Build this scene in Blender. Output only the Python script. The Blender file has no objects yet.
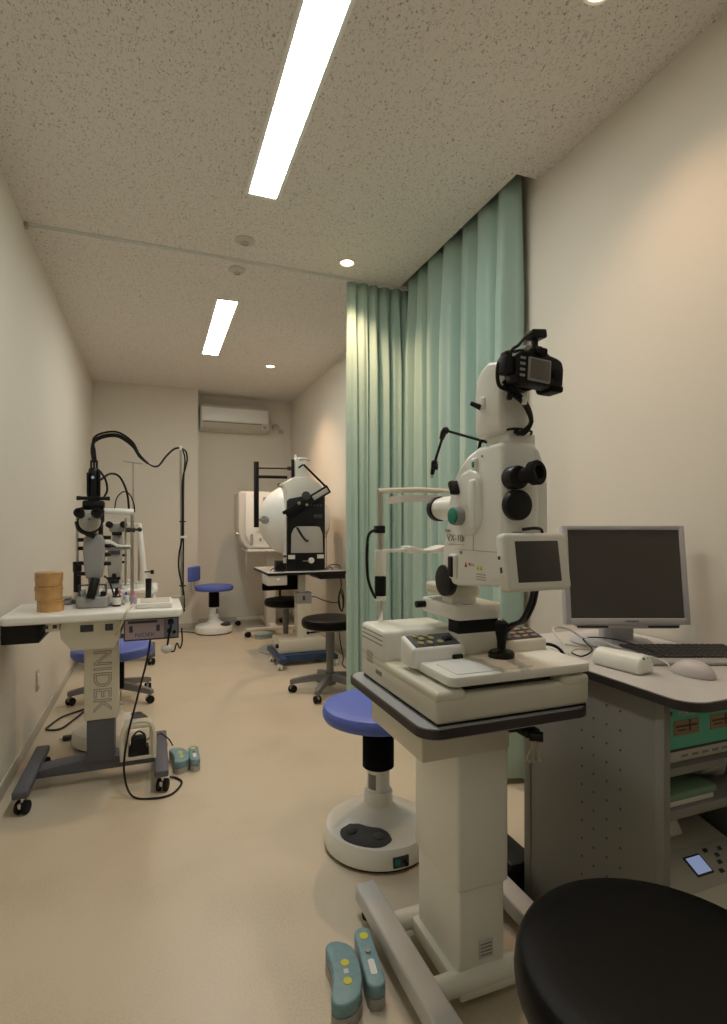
import bpy, bmesh, math, random
from mathutils import Vector, Matrix, Euler
random.seed(7)
C = bpy.context.scene.collection
PI = math.pi
R = math.radians

# ------------------------------------------------------------------ materials
def mat(name, col, rough=0.5, metal=0.0, bump=0.0, bscale=200.0, var=0.0, vscale=8.0, coat=0.0, emit=None, estr=0.0, trans=0.0, sheen=0.0):
    m = bpy.data.materials.new(name); m.use_nodes = True
    nt = m.node_tree; b = nt.nodes['Principled BSDF']
    b.inputs['Base Color'].default_value = (*col, 1)
    b.inputs['Roughness'].default_value = rough
    b.inputs['Metallic'].default_value = metal
    b.inputs['Coat Weight'].default_value = coat
    if trans: b.inputs['Transmission Weight'].default_value = trans
    if sheen: b.inputs['Sheen Weight'].default_value = sheen
    if emit:
        b.inputs['Emission Color'].default_value = (*emit, 1); b.inputs['Emission Strength'].default_value = estr
    if bump or var:
        tc = nt.nodes.new('ShaderNodeTexCoord')
    if bump:
        n = nt.nodes.new('ShaderNodeTexNoise'); n.inputs['Scale'].default_value = bscale; n.inputs['Detail'].default_value = 3
        nt.links.new(tc.outputs['Object'], n.inputs['Vector'])
        bp = nt.nodes.new('ShaderNodeBump'); bp.inputs['Strength'].default_value = bump; bp.inputs['Distance'].default_value = 0.002
        nt.links.new(n.outputs['Fac'], bp.inputs['Height']); nt.links.new(bp.outputs['Normal'], b.inputs['Normal'])
    if var:
        n = nt.nodes.new('ShaderNodeTexNoise'); n.inputs['Scale'].default_value = vscale; n.inputs['Detail'].default_value = 4
        nt.links.new(tc.outputs['Object'], n.inputs['Vector'])
        r = nt.nodes.new('ShaderNodeValToRGB')
        r.color_ramp.elements[0].position = 0.3; r.color_ramp.elements[1].position = 0.7
        r.color_ramp.elements[0].color = (*[max(0, c * (1 - var)) for c in col], 1)
        r.color_ramp.elements[1].color = (*[min(1, c * (1 + var)) for c in col], 1)
        nt.links.new(n.outputs['Fac'], r.inputs['Fac']); nt.links.new(r.outputs['Color'], b.inputs['Base Color'])
    return m

M = {}
M['white'] = mat('white_enamel', (0.88, 0.89, 0.85), 0.3)
M['cream'] = mat('cream_plastic', (0.70, 0.675, 0.57), 0.38)
M['creamlight'] = mat('pale_cream_plastic', (0.84, 0.84, 0.77), 0.35)
M['greyplastic'] = mat('grey_plastic', (0.33, 0.33, 0.33), 0.45)
M['warmgrey'] = mat('warm_grey_paint', (0.40, 0.39, 0.36), 0.45)
M['cabinet'] = mat('cabinet_grey_paint', (0.235, 0.23, 0.205), 0.5)
M['bargrey'] = mat('light_grey_paint', (0.62, 0.62, 0.62), 0.45)
M['stoolgrey'] = mat('stool_grey_paint', (0.17, 0.165, 0.155), 0.5)
M['laminate'] = mat('pale_laminate', (0.60, 0.58, 0.55), 0.35, var=0.03, vscale=30)
M['tablegrey'] = mat('grey_laminate', (0.42, 0.42, 0.43), 0.35)
M['black'] = mat('black_plastic', (0.007, 0.007, 0.008), 0.4)
M['black'].node_tree.nodes['Principled BSDF'].inputs['Specular IOR Level'].default_value = 0.3
M['rubber'] = mat('black_rubber', (0.010, 0.010, 0.011), 0.7)
M['rubber'].node_tree.nodes['Principled BSDF'].inputs['Specular IOR Level'].default_value = 0.25
M['edge'] = mat('dark_brown_edge', (0.035, 0.028, 0.028), 0.45)
M['vinylblack'] = mat('black_vinyl', (0.003, 0.0028, 0.003), 0.4, bump=0.25, bscale=600)
M['vinylblack'].node_tree.nodes['Principled BSDF'].inputs['Specular IOR Level'].default_value = 0.14
M['vinylblue'] = mat('blue_vinyl', (0.10, 0.155, 0.56), 0.45, bump=0.15, bscale=500)
M['darkgrey'] = mat('dark_grey_paint', (0.10, 0.104, 0.13), 0.5)
M['baseblue'] = mat('blue_steel', (0.02, 0.05, 0.12), 0.4)
M['padgrey'] = mat('charcoal_rubber', (0.045, 0.048, 0.055), 0.6)
M['chrome'] = mat('chrome', (0.75, 0.75, 0.76), 0.18, 1.0)
M['steel'] = mat('brushed_steel', (0.5, 0.48, 0.44), 0.35, 1.0)
M['teal'] = mat('teal_plastic', (0.19, 0.33, 0.37), 0.42, var=0.08, vscale=60)
M['green'] = mat('green_knob', (0.0, 0.26, 0.19), 0.4)
M['boxgreen'] = mat('green_enamel', (0.12, 0.52, 0.37), 0.5)
M['screen'] = mat('dark_screen', (0.062, 0.056, 0.054), 0.35)
M['wood'] = mat('bentwood', (0.50, 0.29, 0.11), 0.4, var=0.3, vscale=14, coat=0.3)
M['red'] = mat('red_mark', (0.55, 0.05, 0.05), 0.5)
M['yellow'] = mat('yellow_mark', (0.62, 0.60, 0.04), 0.5)
M['label'] = mat('paper_label', (0.62, 0.62, 0.58), 0.6)
M['labelbrown'] = mat('brown_label', (0.34, 0.22, 0.13), 0.6)
M['ink'] = mat('dark_ink', (0.05, 0.05, 0.06), 0.6)
M['inkgrey'] = mat('grey_ink', (0.23, 0.23, 0.22), 0.6)
M['blueink'] = mat('blue_ink', (0.02, 0.10, 0.26), 0.6)
M['pink'] = mat('pink_plastic', (0.75, 0.18, 0.42), 0.4)
M['purple'] = mat('purple_plastic', (0.14, 0.08, 0.50), 0.4)
M['lilac'] = mat('lilac_panel', (0.40, 0.33, 0.38), 0.45)
M['paper'] = mat('white_paper', (0.75, 0.75, 0.72), 0.7)
M['foldergreen'] = mat('green_folder', (0.16, 0.26, 0.16), 0.6)
M['brownglass'] = mat('dark_bottle', (0.03, 0.015, 0.01), 0.15)
M['plasticbag'] = mat('translucent_bag', (0.6, 0.58, 0.55), 0.35, trans=0.3, bump=1.0, bscale=40)
M['lcd'] = mat('lit_display', (0.25, 0.3, 0.42), 0.4, emit=(0.42, 0.52, 0.85), estr=0.3)
M['camscreen'] = mat('camera_screen', (0.16, 0.14, 0.125), 0.35)
M['handlewhite'] = mat('cream_cable', (0.55, 0.50, 0.38), 0.5)
M['mouse'] = mat('mouse_plastic', (0.62, 0.57, 0.56), 0.4)
M['dialwhite'] = mat('chart_panel', (0.46, 0.46, 0.43), 0.3)
M['acwhite'] = mat('air_conditioner_white', (0.68, 0.66, 0.60), 0.4)
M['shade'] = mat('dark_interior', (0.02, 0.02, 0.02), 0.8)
M['tube_light'] = mat('fluorescent_diffuser', (0.9, 0.9, 0.9), 0.5, emit=(0.99, 1.0, 0.95), estr=23)
M['tube_light_added'] = mat('added_dim_diffuser', (0.9, 0.9, 0.9), 0.5, emit=(0.99, 1.0, 0.95), estr=6)  # weaker glow, only for the added strip out of view
M['lamp_warm'] = mat('halogen_lamp', (0.9, 0.9, 0.9), 0.5, emit=(1.0, 0.74, 0.42), estr=9)

# walls: fine woven wallpaper
M['wall'] = mat('cream_wallpaper', (0.78, 0.735, 0.64), 0.75, bump=0.25, bscale=260)
M['trim'] = mat('cream_trim', (0.55, 0.52, 0.44), 0.5)
# floor: speckled beige sheet vinyl
fm = mat('beige_vinyl_floor', (0.47, 0.37, 0.25), 0.33); M['floor'] = fm
nt = fm.node_tree; b = nt.nodes['Principled BSDF']; tc = nt.nodes.new('ShaderNodeTexCoord')
n1 = nt.nodes.new('ShaderNodeTexNoise'); n1.inputs['Scale'].default_value = 2.2; n1.inputs['Detail'].default_value = 6
n2 = nt.nodes.new('ShaderNodeTexNoise'); n2.inputs['Scale'].default_value = 190; n2.inputs['Detail'].default_value = 3
mx = nt.nodes.new('ShaderNodeMath'); mx.operation = 'ADD'
nt.links.new(tc.outputs['Object'], n1.inputs['Vector']); nt.links.new(tc.outputs['Object'], n2.inputs['Vector'])
nt.links.new(n1.outputs['Fac'], mx.inputs[0]); nt.links.new(n2.outputs['Fac'], mx.inputs[1])
cr = nt.nodes.new('ShaderNodeValToRGB'); cr.color_ramp.elements[0].position = 0.7; cr.color_ramp.elements[1].position = 1.25
cr.color_ramp.elements[0].color = (0.54, 0.465, 0.345, 1); cr.color_ramp.elements[1].color = (0.64, 0.56, 0.43, 1)
nt.links.new(mx.outputs[0], cr.inputs['Fac']); nt.links.new(cr.outputs['Color'], b.inputs['Base Color'])
b.inputs['Roughness'].default_value = 0.36
# ceiling: fissured mineral-fibre board
cm = mat('fissured_ceiling_board', (0.8, 0.77, 0.7), 0.9); M['ceiling'] = cm
nt = cm.node_tree; b = nt.nodes['Principled BSDF']; tc = nt.nodes.new('ShaderNodeTexCoord')
mp = nt.nodes.new('ShaderNodeMapping'); mp.inputs['Scale'].default_value = (1.0, 0.6, 1.0)
n1 = nt.nodes.new('ShaderNodeTexNoise'); n1.inputs['Scale'].default_value = 140; n1.inputs['Detail'].default_value = 4; n1.inputs['Distortion'].default_value = 1.2
cr = nt.nodes.new('ShaderNodeValToRGB'); cr.color_ramp.elements[0].position = 0.30; cr.color_ramp.elements[1].position = 0.44
cr.color_ramp.elements[0].color = (0.27, 0.245, 0.215, 1); cr.color_ramp.elements[1].color = (0.82, 0.785, 0.73, 1)
bp = nt.nodes.new('ShaderNodeBump'); bp.inputs['Strength'].default_value = 0.5; bp.inputs['Distance'].default_value = 0.004
nt.links.new(tc.outputs['Object'], mp.inputs['Vector']); nt.links.new(mp.outputs[0], n1.inputs['Vector'])
nt.links.new(n1.outputs['Fac'], cr.inputs['Fac']); nt.links.new(cr.outputs['Color'], b.inputs['Base Color'])
nt.links.new(n1.outputs['Fac'], bp.inputs['Height']); nt.links.new(bp.outputs['Normal'], b.inputs['Normal'])
# curtain
M['curtain'] = mat('mint_curtain_cloth', (0.38, 0.53, 0.465), 0.85, bump=0.15, bscale=900, sheen=0.2)
M['curtainhem'] = M['curtain']

# ------------------------------------------------------------------ mesh helpers
class MB:
    """collects shapes for ONE mesh object (world or local coordinates)"""
    def __init__(s): s.bm = bmesh.new(); s.mi = 0
    def _add(s, tmp, mx=None):
        if mx is not None: tmp.transform(mx)
        for f in tmp.faces: f.material_index = s.mi
        me = bpy.data.meshes.new('tmp'); tmp.to_mesh(me); tmp.free(); s.bm.from_mesh(me); bpy.data.meshes.remove(me)
        return s
    def slot(s, i): s.mi = i; return s
    def box(s, x0, x1, y0, y1, z0, z1, bev=0.0, seg=2, rot=None, taper=None):
        t = bmesh.new(); bmesh.ops.create_cube(t, size=1)
        sx, sy, sz = x1 - x0, y1 - y0, z1 - z0
        for v in t.verts:
            k = 1.0
            if taper and v.co.z < 0: v.co.x *= taper[0]; v.co.y *= taper[1]
            v.co = Vector((v.co.x * sx, v.co.y * sy, v.co.z * sz))
        if bev: bmesh.ops.bevel(t, geom=t.edges[:], offset=min(bev, abs(sx) * .49, abs(sy) * .49, abs(sz) * .49), segments=seg, affect='EDGES', profile=0.5)
        m = Matrix.Translation(((x0 + x1) / 2, (y0 + y1) / 2, (z0 + z1) / 2))
        if rot: m = m @ Euler(rot).to_matrix().to_4x4()
        return s._add(t, m)
    def prism(s, pts, axis, a, b, bev=0.0, seg=2):
        """extrude polygon; axis x: pts are (y,z); axis y: (x,z); axis z: (x,y)"""
        t = bmesh.new()
        def mk(p, q): return {'x': (q, p[0], p[1]), 'y': (p[0], q, p[1]), 'z': (p[0], p[1], q)}[axis]
        v0 = [t.verts.new(mk(p, a)) for p in pts]; v1 = [t.verts.new(mk(p, b)) for p in pts]
        n = len(pts)
        t.faces.new(v0); t.faces.new(v1[::-1])
        for i in range(n): t.faces.new((v0[i], v1[i], v1[(i + 1) % n], v0[(i + 1) % n]))
        bmesh.ops.recalc_face_normals(t, faces=t.faces[:])
        if bev:
            es = [e for e in t.edges if len(e.link_faces) == 2 and e.calc_face_angle(0) > 0.6]
            bmesh.ops.bevel(t, geom=es, offset=bev, segments=seg, affect='EDGES', profile=0.5)
        return s._add(t)
    def cyl(s, p, q, r, r2=None, n=24, bev=0.0):
        p, q = Vector(p), Vector(q); d = q - p; t = bmesh.new()
        bmesh.ops.create_cone(t, cap_ends=True, segments=n, radius1=r, radius2=r if r2 is None else r2, depth=d.length)
        if bev:
            es = [e for e in t.edges if e.calc_face_angle(0) > 1.2]
            bmesh.ops.bevel(t, geom=es, offset=bev, segments=2, affect='EDGES', profile=0.5)
        m = Matrix.Translation((p + q) / 2) @ d.to_track_quat('Z', 'Y').to_matrix().to_4x4()
        return s._add(t, m)
    def lathe(s, prof, c=(0, 0, 0), n=40, axis=(0, 0, 1), sx=1.0, sy=1.0):
        t = bmesh.new(); rings = []
        for r, z in prof:
            if r < 1e-6: rings.append([t.verts.new((0, 0, z))])
            else: rings.append([t.verts.new((r * math.cos(2 * PI * i / n) * sx, r * math.sin(2 * PI * i / n) * sy, z)) for i in range(n)])
        for a, b in zip(rings, rings[1:]):
            for i in range(n):
                j = (i + 1) % n
                if len(a) == 1 and len(b) == 1: continue
                if len(a) == 1: t.faces.new((a[0], b[i], b[j]))
                elif len(b) == 1: t.faces.new((a[i], b[0], a[j]))
                else: t.faces.new((a[i], b[i], b[j], a[j]))
        bmesh.ops.recalc_face_normals(t, faces=t.faces[:])
        m = Matrix.Translation(c) @ Vector(axis).to_track_quat('Z', 'Y').to_matrix().to_4x4() if tuple(axis) != (0, 0, 1) else Matrix.Translation(c)
        return s._add(t, m)
    def sphere(s, c, r, n=20, sc=(1, 1, 1)):
        t = bmesh.new(); bmesh.ops.create_uvsphere(t, u_segments=n, v_segments=n // 2, radius=r)
        return s._add(t, Matrix.Translation(c) @ Matrix.Diagonal((*sc, 1)))
    def tube(s, pts, r, n=8, smooth=6, closed=False):
        P = [Vector(p) for p in pts]
        if smooth > 1 and len(P) > 2:
            Q = []
            L = len(P)
            for i in range(L if closed else L - 1):
                p1, p2 = P[i], P[(i + 1) % L]
                p0 = P[(i - 1) % L] if (closed or i > 0) else 2 * p1 - p2
                p3 = P[(i + 2) % L] if (closed or i + 2 < L) else 2 * p2 - p1
                for k in range(smooth):
                    u = k / smooth
                    Q.append(0.5 * ((2 * p1) + (p2 - p0) * u + (2 * p0 - 5 * p1 + 4 * p2 - p3) * u * u + (3 * p1 - p0 - 3 * p2 + p3) * u ** 3))
            if not closed: Q.append(P[-1])
            P = Q
        t = bmesh.new(); rings = []; L = len(P); up = None
        for i, p in enumerate(P):
            d = (P[(i + 1) % L] - P[i - 1]) if closed else (P[min(i + 1, L - 1)] - P[max(i - 1, 0)])
            if d.length < 1e-9: d = Vector((0, 0, 1))
            d.normalize()
            if up is None: up = d.orthogonal().normalized()
            up = (up - d * up.dot(d))
            up = up.normalized() if up.length > 1e-6 else d.orthogonal().normalized()
            w = d.cross(up)
            rings.append([t.verts.new(p + (up * math.cos(2 * PI * k / n) + w * math.sin(2 * PI * k / n)) * r) for k in range(n)])
        rng = range(L) if closed else range(L - 1)
        for i in rng:
            a, b2 = rings[i], rings[(i + 1) % L]
            for k in range(n): t.faces.new((a[k], b2[k], b2[(k + 1) % n], a[(k + 1) % n]))
        if not closed: t.faces.new(rings[0][::-1]); t.faces.new(rings[-1])
        bmesh.ops.recalc_face_normals(t, faces=t.faces[:])
        return s._add(t)
    def text(s, body, size, mx, ext=0.0006, outline=0.0, width=None):
        cu = bpy.data.curves.new('txt', 'FONT'); cu.body = body; cu.size = size; cu.extrude = ext; cu.align_x = 'CENTER'; cu.align_y = 'CENTER'
        if outline: cu.fill_mode = 'NONE'; cu.bevel_depth = outline; cu.bevel_resolution = 1; cu.extrude = 0
        o = bpy.data.objects.new('txt', cu); C.objects.link(o)
        dg = bpy.context.evaluated_depsgraph_get(); dg.update()
        me = bpy.data.meshes.new_from_object(o.evaluated_get(dg))
        t = bmesh.new(); t.from_mesh(me); bpy.data.meshes.remove(me)
        if width:
            xs = [v.co.x for v in t.verts]; k = width / max(1e-6, max(xs) - min(xs)); t.transform(Matrix.Diagonal((k, 1, 1, 1)))
        bpy.data.objects.remove(o); bpy.data.curves.remove(cu)
        return s._add(t, mx)
    def build(s, name, mats, parent=None, angle=35, origin=None):
        me = bpy.data.meshes.new(name)
        off = woff(parent) if parent else Vector(origin or (0, 0, 0))
        s.bm.transform(Matrix.Translation(-off))
        s.bm.to_mesh(me); s.bm.free()
        for m in (mats if isinstance(mats, (list, tuple)) else [mats]): me.materials.append(m)
        me.shade_smooth()
        me.set_sharp_from_angle(angle=R(angle))
        o = bpy.data.objects.new(name, me); C.objects.link(o)
        if parent: o.parent = parent
        elif origin: o.location = origin
        return o

def woff(o):
    v = Vector((0, 0, 0))
    while o: v += o.location; o = o.parent
    return v
def tag(o, label=None, cat=None, group=None, kind=None):
    if label: o['label'] = label
    if cat: o['category'] = cat
    if group: o['group'] = group
    if kind: o['kind'] = kind
    return o
def thing(name, label, cat, loc=(0, 0, 0), group=None):
    o = bpy.data.objects.new(name, None); C.objects.link(o); o.location = loc; o.empty_display_size = 0.05
    return tag(o, label, cat, group)
def dup(o, parent=None):
    c = o.copy(); C.objects.link(c); c.parent = parent
    for ch in list(o.children): dup(ch, c)
    return c
def put(o, loc, rz=0): o.location = loc; o.rotation_euler = (0, 0, rz); return o
# text orientations
def face_my(x, y, z, rz=0): return Matrix.Translation((x, y, z)) @ Matrix.Rotation(R(90), 4, 'X') @ Matrix.Rotation(rz, 4, 'Z')   # readable when looking along +Y
def face_mx(x, y, z, rz=0): return Matrix.Translation((x, y, z)) @ Matrix.Rotation(R(-90), 4, 'Z') @ Matrix.Rotation(R(90), 4, 'X') @ Matrix.Rotation(rz, 4, 'Z')  # readable when looking along +X

# ------------------------------------------------------------------ room
H = 2.766; XL = -0.628; XR = 1.63; YB = -2.0; YF = 6.85; YP = 6.58; XP = 0.475
def struct(name, mb, m, parent=None):
    o = mb.build(name, m, parent)
    if not parent: o['kind'] = 'structure'
    return o
struct('floor', MB().box(XL - .1, XR + .1, YB - .1, YF + .1, -0.1, 0), M['floor'])
# ceiling with the curtain pelmet slot along the right wall (slot 1.56..1.63, y 2.04..6.85 only as far as the curtain)
cb = MB()
SX = 1.512; SY0 = 2.03; SY1 = 3.262
cb.box(XL - .1, SX, YB - .1, YF + .1, H, H + .2)
cb.box(SX, XR + .1, YB - .1, SY0, H, H + .2)
cb.box(SX, XR + .1, SY1, YF + .1, H, H + .2)
cb.box(SX, XR + .1, SY0, SY1, H + .12, H + .2)
struct('ceiling', cb, M['ceiling'])
struct('wall_left', MB().box(XL - .1, XL, YB, YF, 0, H), M['wall'])
struct('wall_right', MB().box(XR, XR + .1, YB, YF, 0, H + .12), M['wall'])
wf = MB(); wf.box(XL, XR, YF, YF + .1, 0, H); wf.box(XL, XP, YP, YF, 0, H)
struct('wall_far', wf, M['wall'])
struct('wall_back', MB().box(XL, XR, YB - .1, YB, 0, H), M['wall'])
bb = MB(); bb.box(XL, XL + .009, YB, YP, 0, .072, .003); struct('baseboard_left', bb, M['trim'])
bb = MB(); bb.box(XR - .009, XR, YB, YF, 0, .072, .003); struct('baseboard_right', bb, M['trim'])
bb = MB(); bb.box(XL + .009, XP + .009, YP - .009, YP, 0, .072, .003); bb.box(XP, XP + .009, YP, YF, 0, .072, .003); bb.box(XP + .009, XR - .009, YF - .009, YF, 0, .072, .003)
struct('baseboard_far', bb, M['trim'])

# curtain rail across the ceiling
t = thing('curtain_rail', 'thin metal curtain rail crossing the ceiling from left wall to the curtains', 'curtain rail', (0.47, 3.275, H))
MB().box(XL + .002, 1.60, 3.263, 3.269, H - .010, H - .001, .001).box(XL + .002, 1.60, 3.281, 3.287, H - .010, H - .001, .001).box(XL + .002, 1.60, 3.268, 3.282, H - .003, H - .0005).build('rail', M['white'], t)
MB().box(XL + .002, XL + .02, 3.255, 3.295, H - .022, H - .0005, .002).build('end_bracket', M['steel'], t)
MB().box(XL + .02, 1.60, 3.270, 3.280, H - .0045, H - .003).build('slot', M['ink'], t)

# fluorescent troffers
def strip(x0, x1, y0, y1, label, lamp='tube_light'):
    t = thing('ceiling_light', label, 'ceiling light', ((x0 + x1) / 2, (y0 + y1) / 2, H), 'recessed fluorescent strip lights')
    f = MB(); w = .017; z = H - .006
    f.box(x0 - w, x0, y0 - w, y1 + w, z, H - .0005, .002).box(x1, x1 + w, y0 - w, y1 + w, z, H - .0005, .002)
    f.box(x0, x1, y0 - w, y0, z, H - .0005, .002).box(x0, x1, y1, y1 + w, z, H - .0005, .002)
    f.build('frame', M['white'], t)
    MB().box(x0 + .001, x1 - .001, y0 + .001, y1 - .001, H - .004, H - .0015).build('diffuser', M[lamp], t)
strip(.418, .545, 1.30, 2.59, 'long white fluorescent strip light nearest the camera, cut off by the photo top')
strip(.415, .546, 3.89, 5.17, 'shorter-looking white fluorescent strip light beyond the curtain rail')

strip(.418, .545, -1.29, 0.0, 'unseen fluorescent strip light added to the ceiling behind the camera position', 'tube_light_added')  # out of view, added at the same spacing to brighten the equipment's near sides
def downlight(x, y, label, power):
    t = thing('downlight', label, 'downlight', (x, y, H), 'warm round recessed downlights')
    MB().lathe([(.038, -.0005), (.047, -.0005), (.049, -.004), (.046, -.007), (.038, -.004), (.038, -.0005)], (x, y, H)).build('trim_ring', M['white'], t)
    MB().lathe([(0, -.002), (.037, -.002), (.037, -.0005)], (x, y, H)).build('lamp', M['lamp_warm'], t)
    l = bpy.data.lights.new('downlight_beam', 'SPOT'); l.energy = power; l.color = (1.0, .64, .40); l.spot_size = R(115); l.spot_blend = 1.0; l.shadow_soft_size = .035
    lo = bpy.data.objects.new('beam', l); C.objects.link(lo); lo.parent = t; lo.location = (0, 0, -.02)
downlight(1.075, 3.075, 'warm round downlight in front of the pale cross curtain', 42)
downlight(1.07, 5.35, 'small warm round downlight deeper in the room above the perimeter', 42)
downlight(1.214, 1.24, 'warm round downlight over the computer desk, at the top photo edge', 16)

def detector(x, y, r, label, m, deep):
    t = thing('smoke_detector', label, 'smoke detector', (x, y, H), 'round ceiling detectors')
    MB().lathe([(0, -deep), (r * .45, -deep), (r * .55, -deep * .75), (r * .92, -deep * .5), (r, -deep * .3), (r, -.0005)], (x, y, H)).build('housing', m, t)
    g = MB(); g.lathe([(r * .3, -deep - .001), (r * .42, -deep - .001), (r * .42, -deep - .006), (r * .3, -deep - .006), (r * .3, -deep - .001)], (x, y, H)); g.build('grille', M['trim'], t)
M['detector'] = mat('beige_detector', (.62, .585, .52), .6)
detector(.467, 3.04, .055, 'beige round ceiling detector on the camera side of the curtain rail', M['detector'], .014)
detector(.475, 3.40, .05, 'pale round slotted ceiling detector just beyond the curtain rail', M['acwhite'], .022)

# curtains
def curtain(name, label, p0, p1, n, amp, z0, z1, seed, lean=0.0):
    rnd = random.Random(seed)
    p0, p1 = Vector(p0), Vector(p1); d = p1 - p0; L = d.length; d.normalize(); w = Vector((-d.y, d.x))
    ph = []; x = 0
    ws = [rnd.uniform(.75, 1.3) for _ in range(n)]; S = sum(ws)
    cum = [0]
    for q in ws: cum.append(cum[-1] + q / S)
    amps = [rnd.uniform(.7, 1.15) for _ in range(n)]
    nu = n * 16; nz = 26
    bm = bmesh.new(); grid = []
    for j in range(nz + 1):
        v = j / nz; z = z1 + (z0 - z1) * v; row = []
        for i in range(nu + 1):
            k = min(n - 1, i // 16); f = i / 16 - k
            s = cum[k] + (cum[k + 1] - cum[k]) * f
            # pleats are pinched at the heading and open below
            fold = math.sin(2 * PI * f)
            a = amps[k]
            top = min(1.0, v * 5)
            g = abs(math.sin(PI * f)) ** .75 * 2 - 1
            y = amp * a * g * (.55 + .45 * top) + amp * .30 * math.sin(4 * PI * f + seed * (k + 1) + 1.5 * v) * top * abs(math.sin(PI * f)) + amp * .18 * math.sin(3 * v + k * 2.1)
            side = .012 * math.cos(2 * PI * f + 1.3 * v) * top
            pos = p0 + d * (s * L + side * (1 if 0 < i < nu else 0)) + w * y
            row.append(bm.verts.new((pos.x, pos.y, z)))
        grid.append(row)
    for j in range(nz):
        for i in range(nu): bm.faces.new((grid[j][i], grid[j][i + 1], grid[j + 1][i + 1], grid[j + 1][i]))
    me = bpy.data.meshes.new(name); 
    for v in bm.verts: v.co -= Vector((p0.x, p0.y, z0))
    bm.to_mesh(me); bm.free(); me.materials.append(M['curtain']); me.shade_smooth()
    o = bpy.data.objects.new(name, me); C.objects.link(o); o.location = (p0.x, p0.y, z0)
    so = o.modifiers.new('thickness', 'SOLIDIFY'); so.thickness = .0015
    # pleat hooks
    return tag(o, label, 'curtain', 'mint green cloth curtains')
curtain('curtain', 'mint green pleated curtain drawn along the right wall', (1.555, 2.09), (1.555, 3.238), 7, .045, .03, H + .06, 3)
curtain('curtain', 'bunched pale green curtain hanging across the room under the downlight', (1.60, 3.279), (1.150, 3.279), 6, .030, .03, H - .018, 11)

# ------------------------------------------------------------------ wall fittings
t = thing('wall_outlet', 'small white wall plate low on the left wall', 'wall outlet', (XL, 3.60, .31))
MB().box(XL, XL + .007, 3.565, 3.635, .25, .37, .003).build('plate', M['trim'], t)
MB().box(XL + .006, XL + .010, 3.583, 3.617, .275, .345, .002).build('socket', M['white'], t)
t = thing('air_conditioner', 'white wall-mounted air conditioner high in the far alcove', 'air conditioner', (.92, YF, 2.33))
ax0, ax1 = .505, 1.315
MB().prism([(YF - .002, 2.62), (YF - .16, 2.635), (YF - .20, 2.60), (YF - .21, 2.42), (YF - .18, 2.355), (YF - .10, 2.33), (YF - .002, 2.33)], 'x', ax0, ax1, .012, 3).build('body', M['acwhite'], t)
MB().prism([(YF - .2085, 2.43), (YF - .200, 2.59), (YF - .205, 2.59), (YF - .2165, 2.43)], 'x', ax0 + .02, ax1 - .02, .002).build('front_panel', M['white'], t)
MB().prism([(YF - .211, 2.415), (YF - .183, 2.357), (YF - .188, 2.352), (YF - .217, 2.412)], 'x', ax0 + .03, ax1 - .09, .001).build('louver', M['trim'], t)
MB().prism([(YF - .213, 2.42), (YF - .203, 2.395), (YF - .207, 2.395), (YF - .216, 2.42)], 'x', ax0 + .03, ax1 - .09).build('slot', M['ink'], t)
MB().box(ax1 - .07, ax1 - .035, YF - .215, YF - .2, 2.375, 2.40, .002).build('indicator', M['greyplastic'], t)
t = thing('pipe_cover', 'small cream wall cap right of the air conditioner', 'pipe cover', (1.45, YF, 2.41))
MB().lathe([(0, .022), (.03, .020), (.045, .010), (.048, 0), (0, 0)], (1.44, YF - .001, 2.43), axis=(0, -1, 0)).build('cap', M['trim'], t)
MB().box(1.47, 1.53, YF - .012, YF - .001, 2.36, 2.41, .004).build('plate', M['trim'], t)

# ------------------------------------------------------------------ stools
def caster(t, x, y, z=0.0, r=.027, name='caster', wheel=None, hood=None, ang=0.0):
    """twin wheel caster as a part: hood with a wheel sub-part"""
    c = Vector((x, y)); dx, dy = math.cos(ang), math.sin(ang)
    h = MB()
    h.cyl((x, y, z + r * 1.6), (x, y, z + r * 2.6), r * .32, n=12)
    h.box(x - r * .95, x + r * .95, y - r * .30, y + r * .30, z + r * 1.0, z + r * 1.9, r * .25, rot=(0, 0, ang))
    ho = h.build(name, hood or M['greyplastic'], t)
    w = MB()
    for sgn in (-1, 1):
        ox, oy = -dy * r * .55 * sgn, dx * r * .55 * sgn
        ax = Vector((-dy, dx, 0))
        p = Vector((x + ox, y + oy, z + r))
        w.cyl(p - ax * r * .3, p + ax * r * .3, r, n=18, bev=r * .15)
    w.build('wheel', wheel or M['rubber'], ho)
    return ho
def seat_profile(r, z0, th, dome=.012):
    pr = [(0, z0), (r * .93, z0)]
    for k in range(7):
        a = -PI / 2 + PI * k / 6
        pr.append((r * .93 + r * .07 * math.cos(a), z0 + th / 2 + (th / 2) * math.sin(a)))
    for f, h in ((.8, .45), (.6, .72), (.35, .93), (0, 1.0)): pr.append((r * f, z0 + th + dome * h))
    return pr
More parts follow.
